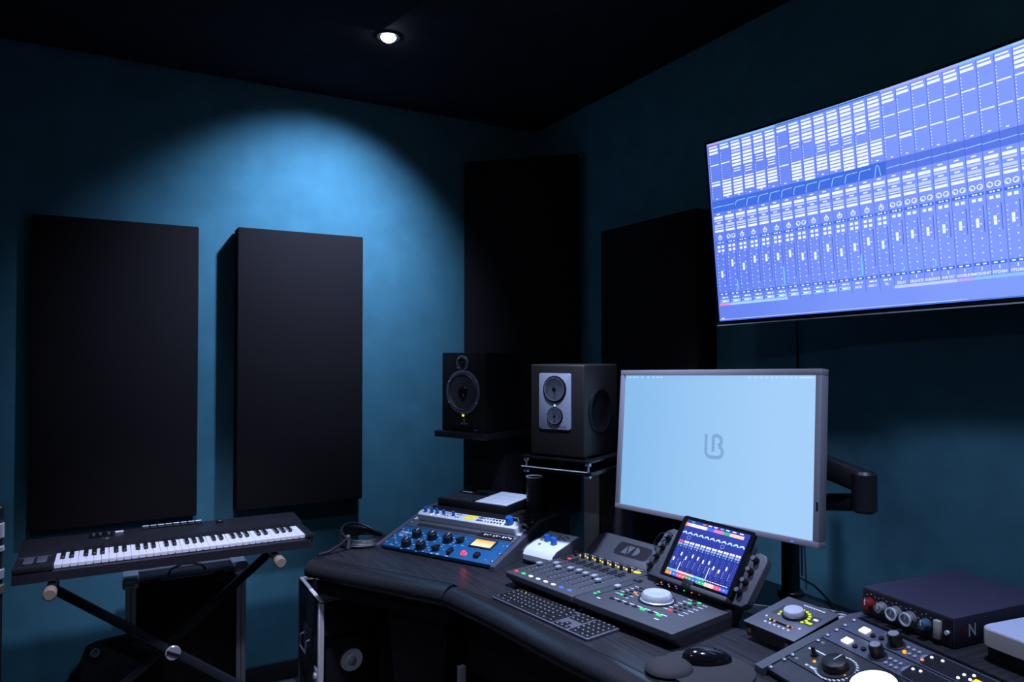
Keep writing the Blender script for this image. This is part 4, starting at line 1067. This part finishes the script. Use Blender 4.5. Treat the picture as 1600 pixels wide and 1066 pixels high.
MB().box(hx[0] - .024, hx[0] + .024, hx[1] - .017, hx[1] - .0125, hx[2] - .005, hx[2] + .005, bev=.002, T=Matrix.Translation(hx) @ Matrix.Rotation(.5, 4, 'Y') @ Matrix.Translation([-c for c in hx])).build('hub_bar', m_blk, hb)

# hmm cases -------------------------------------------------------
fc = thing('flight_case', 'tall black flight case with aluminium corners standing behind the keyboard stand', 'flight case', (.285, 3.30, 0))
MB().box(-.212, .212, -.07, .07, .0, .625, bev=.003).build('body', m_lam, fc)
for x0, x1 in ((-.226, -.188), (.188, .226)):
    for a, b_ in ((-.078, -.0715),):
        MB().box(x0, (x0 + x1) / 2 - .001, -.080, -.0705, .002, .612, bev=.002).build('edge_strip', m_case, fc)
        MB().box((x0 + x1) / 2 + .001, x1, -.080, -.0705, .002, .612, bev=.002).build('edge_strip', m_case, fc)
for z0 in (.616,): MB().box(-.185, .185, -.080, -.0705, z0, z0 + .014, bev=.002).build('edge_strip', m_ring, fc); MB().box(-.185, .185, .05, .060, .626, .634, bev=.002).build('edge_strip', m_ring, fc)
for sx_ in (-1, 1):
    MB().box(sx_ * .207 - .030, sx_ * .207 + .030, -.086, .076, .600, .640, bev=.008, seg=3).build('corner_cap', m_chr, fc)
MB().tube([(-.07, -.03, .628), (-.06, -.03, .645), (-.02, -.03, .66), (.02, -.03, .66), (.06, -.03, .645), (.07, -.03, .628)], .005, 8).build('carry_handle', m_rub, fc)
for x in (-.12, .12): MB().box(x - .018, x + .018, -.087, -.080, .585, .628, bev=.002).build('latch', m_blk2, fc)

# open rack case with two speakers stored inside
oc = thing('equipment_case', 'open black road case with metal edging under the left end of the desk', 'road case', (.70, 2.74, .08))
CWd, CDp, CHt = .47, .34, .505
sh = MB()
sh.box(0, .012, 0, CDp, .012, CHt); sh.box(CWd - .012, CWd, 0, CDp, .012, CHt); sh.box(0.012, CWd - .012, CDp - .012, CDp, .012, CHt); sh.box(0, CWd, 0, CDp, 0, .012)
sh.box(.012, CWd - .012, .0, .010, .375, CHt); sh.build('shell', m_lam, oc)
def edg(a, b_, w_=.016, m=None, nm='metal_edging'):
    p, q = Vector(a), Vector(b_); lo = [min(p[i], q[i]) - w_ / 2 for i in range(3)]; hi = [max(p[i], q[i]) + w_ / 2 for i in range(3)]
    MB().box(lo[0], hi[0], lo[1], hi[1], lo[2], hi[2], bev=.002, seg=1).build(nm, m or m_case, oc)
e_ = .008
edg((e_, e_, CHt - .002), (e_, CDp - e_, CHt - .002)); edg((e_ + .018, e_, CHt - .002), (CWd - e_, e_, CHt - .002), .015, m_alu)
edg((e_, CDp - e_, CHt), (CWd - e_, CDp - e_, CHt), .014); edg((e_ - .002, e_ - .002, .02), (e_ - .002, e_ - .002, CHt - .014), .020)
edg((.002, CDp - e_, .02), (.002, CDp - e_, CHt - .012), .012, m_ring); edg((.02, e_ - .003, .012), (CWd, e_ - .003, .012), .018); edg((CWd - e_, e_, .02), (CWd - e_, e_, CHt - .012), .016)
hd = MB(); hd.box(-.003, 0, .12, .25, .26, .36, bev=.001); hd.build('handle_plate', m_blk2, oc)
MB().tube([(-.004, .14, .32), (-.018, .14, .315), (-.020, .14, .27), (-.020, .23, .27), (-.018, .23, .315), (-.004, .23, .32)], .004, 8).build('side_handle', m_ring, oc)
lt = MB(); lt.box(-.005, 0, .018, .065, .19, .245, bev=.001); lt.cyl((-.013, .04, .217), .013, .009, axis='x'); lt.build('butterfly_latch', m_chr, oc)
for x in (.04, CWd - .04):
    for y in (.04, CDp - .04):
        MB().cyl((x - .008, y, -.052), .028, .016, axis='x').box(x - .014, x + .014, y - .012, y + .012, -.045, 0).build('caster', m_rub, oc)
for n_, (x0, lab) in enumerate(((.020, 'black speaker with a white cone in the road case, leftmost of the two'), (.242, 'black speaker with a white cone in the road case, half hidden by the desk'))):
    sp = thing('stored_speaker', lab, 'speaker', (.70 + x0, 2.757, .093), group='white-coned speakers in the road case')
    MB().box(0, .205, 0, .25, 0, .36, bev=.004).build('cabinet', m_blk, sp)
    pc_ = mat('white_cone_paper', (.85, .85, .90), .6)
    T_ = Matrix.Translation((.108, -.0002, .252 if 0 else .250)) @ Matrix.Rotation(PI / 2, 4, 'X')
    T_ = Matrix.Translation((.108, -.0002, .248)) @ Matrix.Rotation(PI / 2, 4, 'X')
    wf = MB().lathe([(.044, 0), (.054, 0), (.053, .004), (.046, .006), (.044, .002), (.044, 0)], T=T_, seg=36).build('surround', m_rub, sp)
    MB().lathe([(0, .0), (.0435, .0), (.0435, .003), (.019, .0012), (.0185, .003), (.012, .009), (0, .011)], T=T_, seg=36).build('cone', pc_, wf)
    MB().lathe([(0, .0091), (.017, .0035), (.0175, .0045), (.012, .0103), (0, .0123)], T=T_, seg=24).build('dust_cap', mat('pale_cap', (.62, .57, .62), .5), wf)
    MB().box(.100, .116, -.001, .0, .145, .157).build('badge', m_ring, sp)

# backpack
bp = thing('backpack', 'dark grey backpack slumped on the floor in front of the flight case', 'backpack', (.03, 3.135, 0))
bm_ = MB(); bmesh.ops.create_cube(bm_.bm, size=1); bmesh.ops.subdivide_edges(bm_.bm, edges=bm_.bm.edges[:], cuts=7, use_grid_fill=True)
for v in bm_.bm.verts:
    x, y, z = v.co
    r_ = (abs(2 * x) ** 4 + abs(2 * y) ** 4 + abs(2 * z) ** 4) ** .25 or 1
    k = 1 / max(r_, .6) if r_ > .9 else 1
    x, y, z = x * k * 1.06, y * k * 1.06, z * k * 1.04
    wv = .012 * math.sin(9 * x + 14 * z) + .008 * math.sin(23 * z + 5 * y)
    v.co = (x * .30 * (1 - .18 * (z + .5)) + wv, y * .145 * (1 - .25 * (z + .5)) + wv * .6, (z + .52) * .43)
for f in bm_.bm.faces: f.smooth = True
bm_.build('bag_body', m_bag, bp)
MB().tube([(-.075, -.03, .40), (-.06, -.042, .445), (.0, -.045, .462), (.06, -.04, .450), (.075, -.03, .41)], .007, 8).build('top_strap', m_gr if 0 else m_bag, bp)
MB().lathe([(.010, -.003), (.016, -.003), (.016, .003), (.010, .003), (.010, -.003)], T=Matrix.Translation((-.070, -.055, .425)) @ Matrix.Rotation(1.2, 4, 'X'), seg=20).build('ring_buckle', m_ring, bp)
MB().box(-.095, .095, -.088, -.062, .06, .25, bev=.012).build('front_pocket', m_bag, bp)
MB().tube([(-.085, -.090, .245), (0, -.093, .25), (.085, -.090, .245)], .003, 6).build('zip', m_ring, bp)
# small grey floor box
tag(place(MB().box(0, .19, 0, .12, 0, .07, bev=.006).build('floor_box', m_gr), (.545, 3.20, .0005)), 'low grey box on the floor between flight case and road case', 'box')

# microphone stand cropped at the left frame edge
mc = thing('microphone_stand', 'black pole with chrome collars at the left edge of the frame', 'microphone stand', (-.285, 2.6, 0))
MB().cyl((0, 0, .015), .012, 1.00, seg=20).build('pole', m_blk, mc)
MB().cyl((0, 0, 0), .10, .016, bev=.004).build('base', m_blk, mc)
for z0, h in ((.985, .045), (.945, .018), (.865, .030)): MB().cyl((0, 0, z0), .0165, h, bev=.003).build('collar', m_chr, mc)
MB().cyl((0, 0, 1.035), .014, .045, bev=.005).build('tip', m_blk, mc)
MB().cyl((0, 0, .82), .018, .03, bev=.004).build('clamp', mat('olive_clamp', (.08, .11, .07), .5), mc)
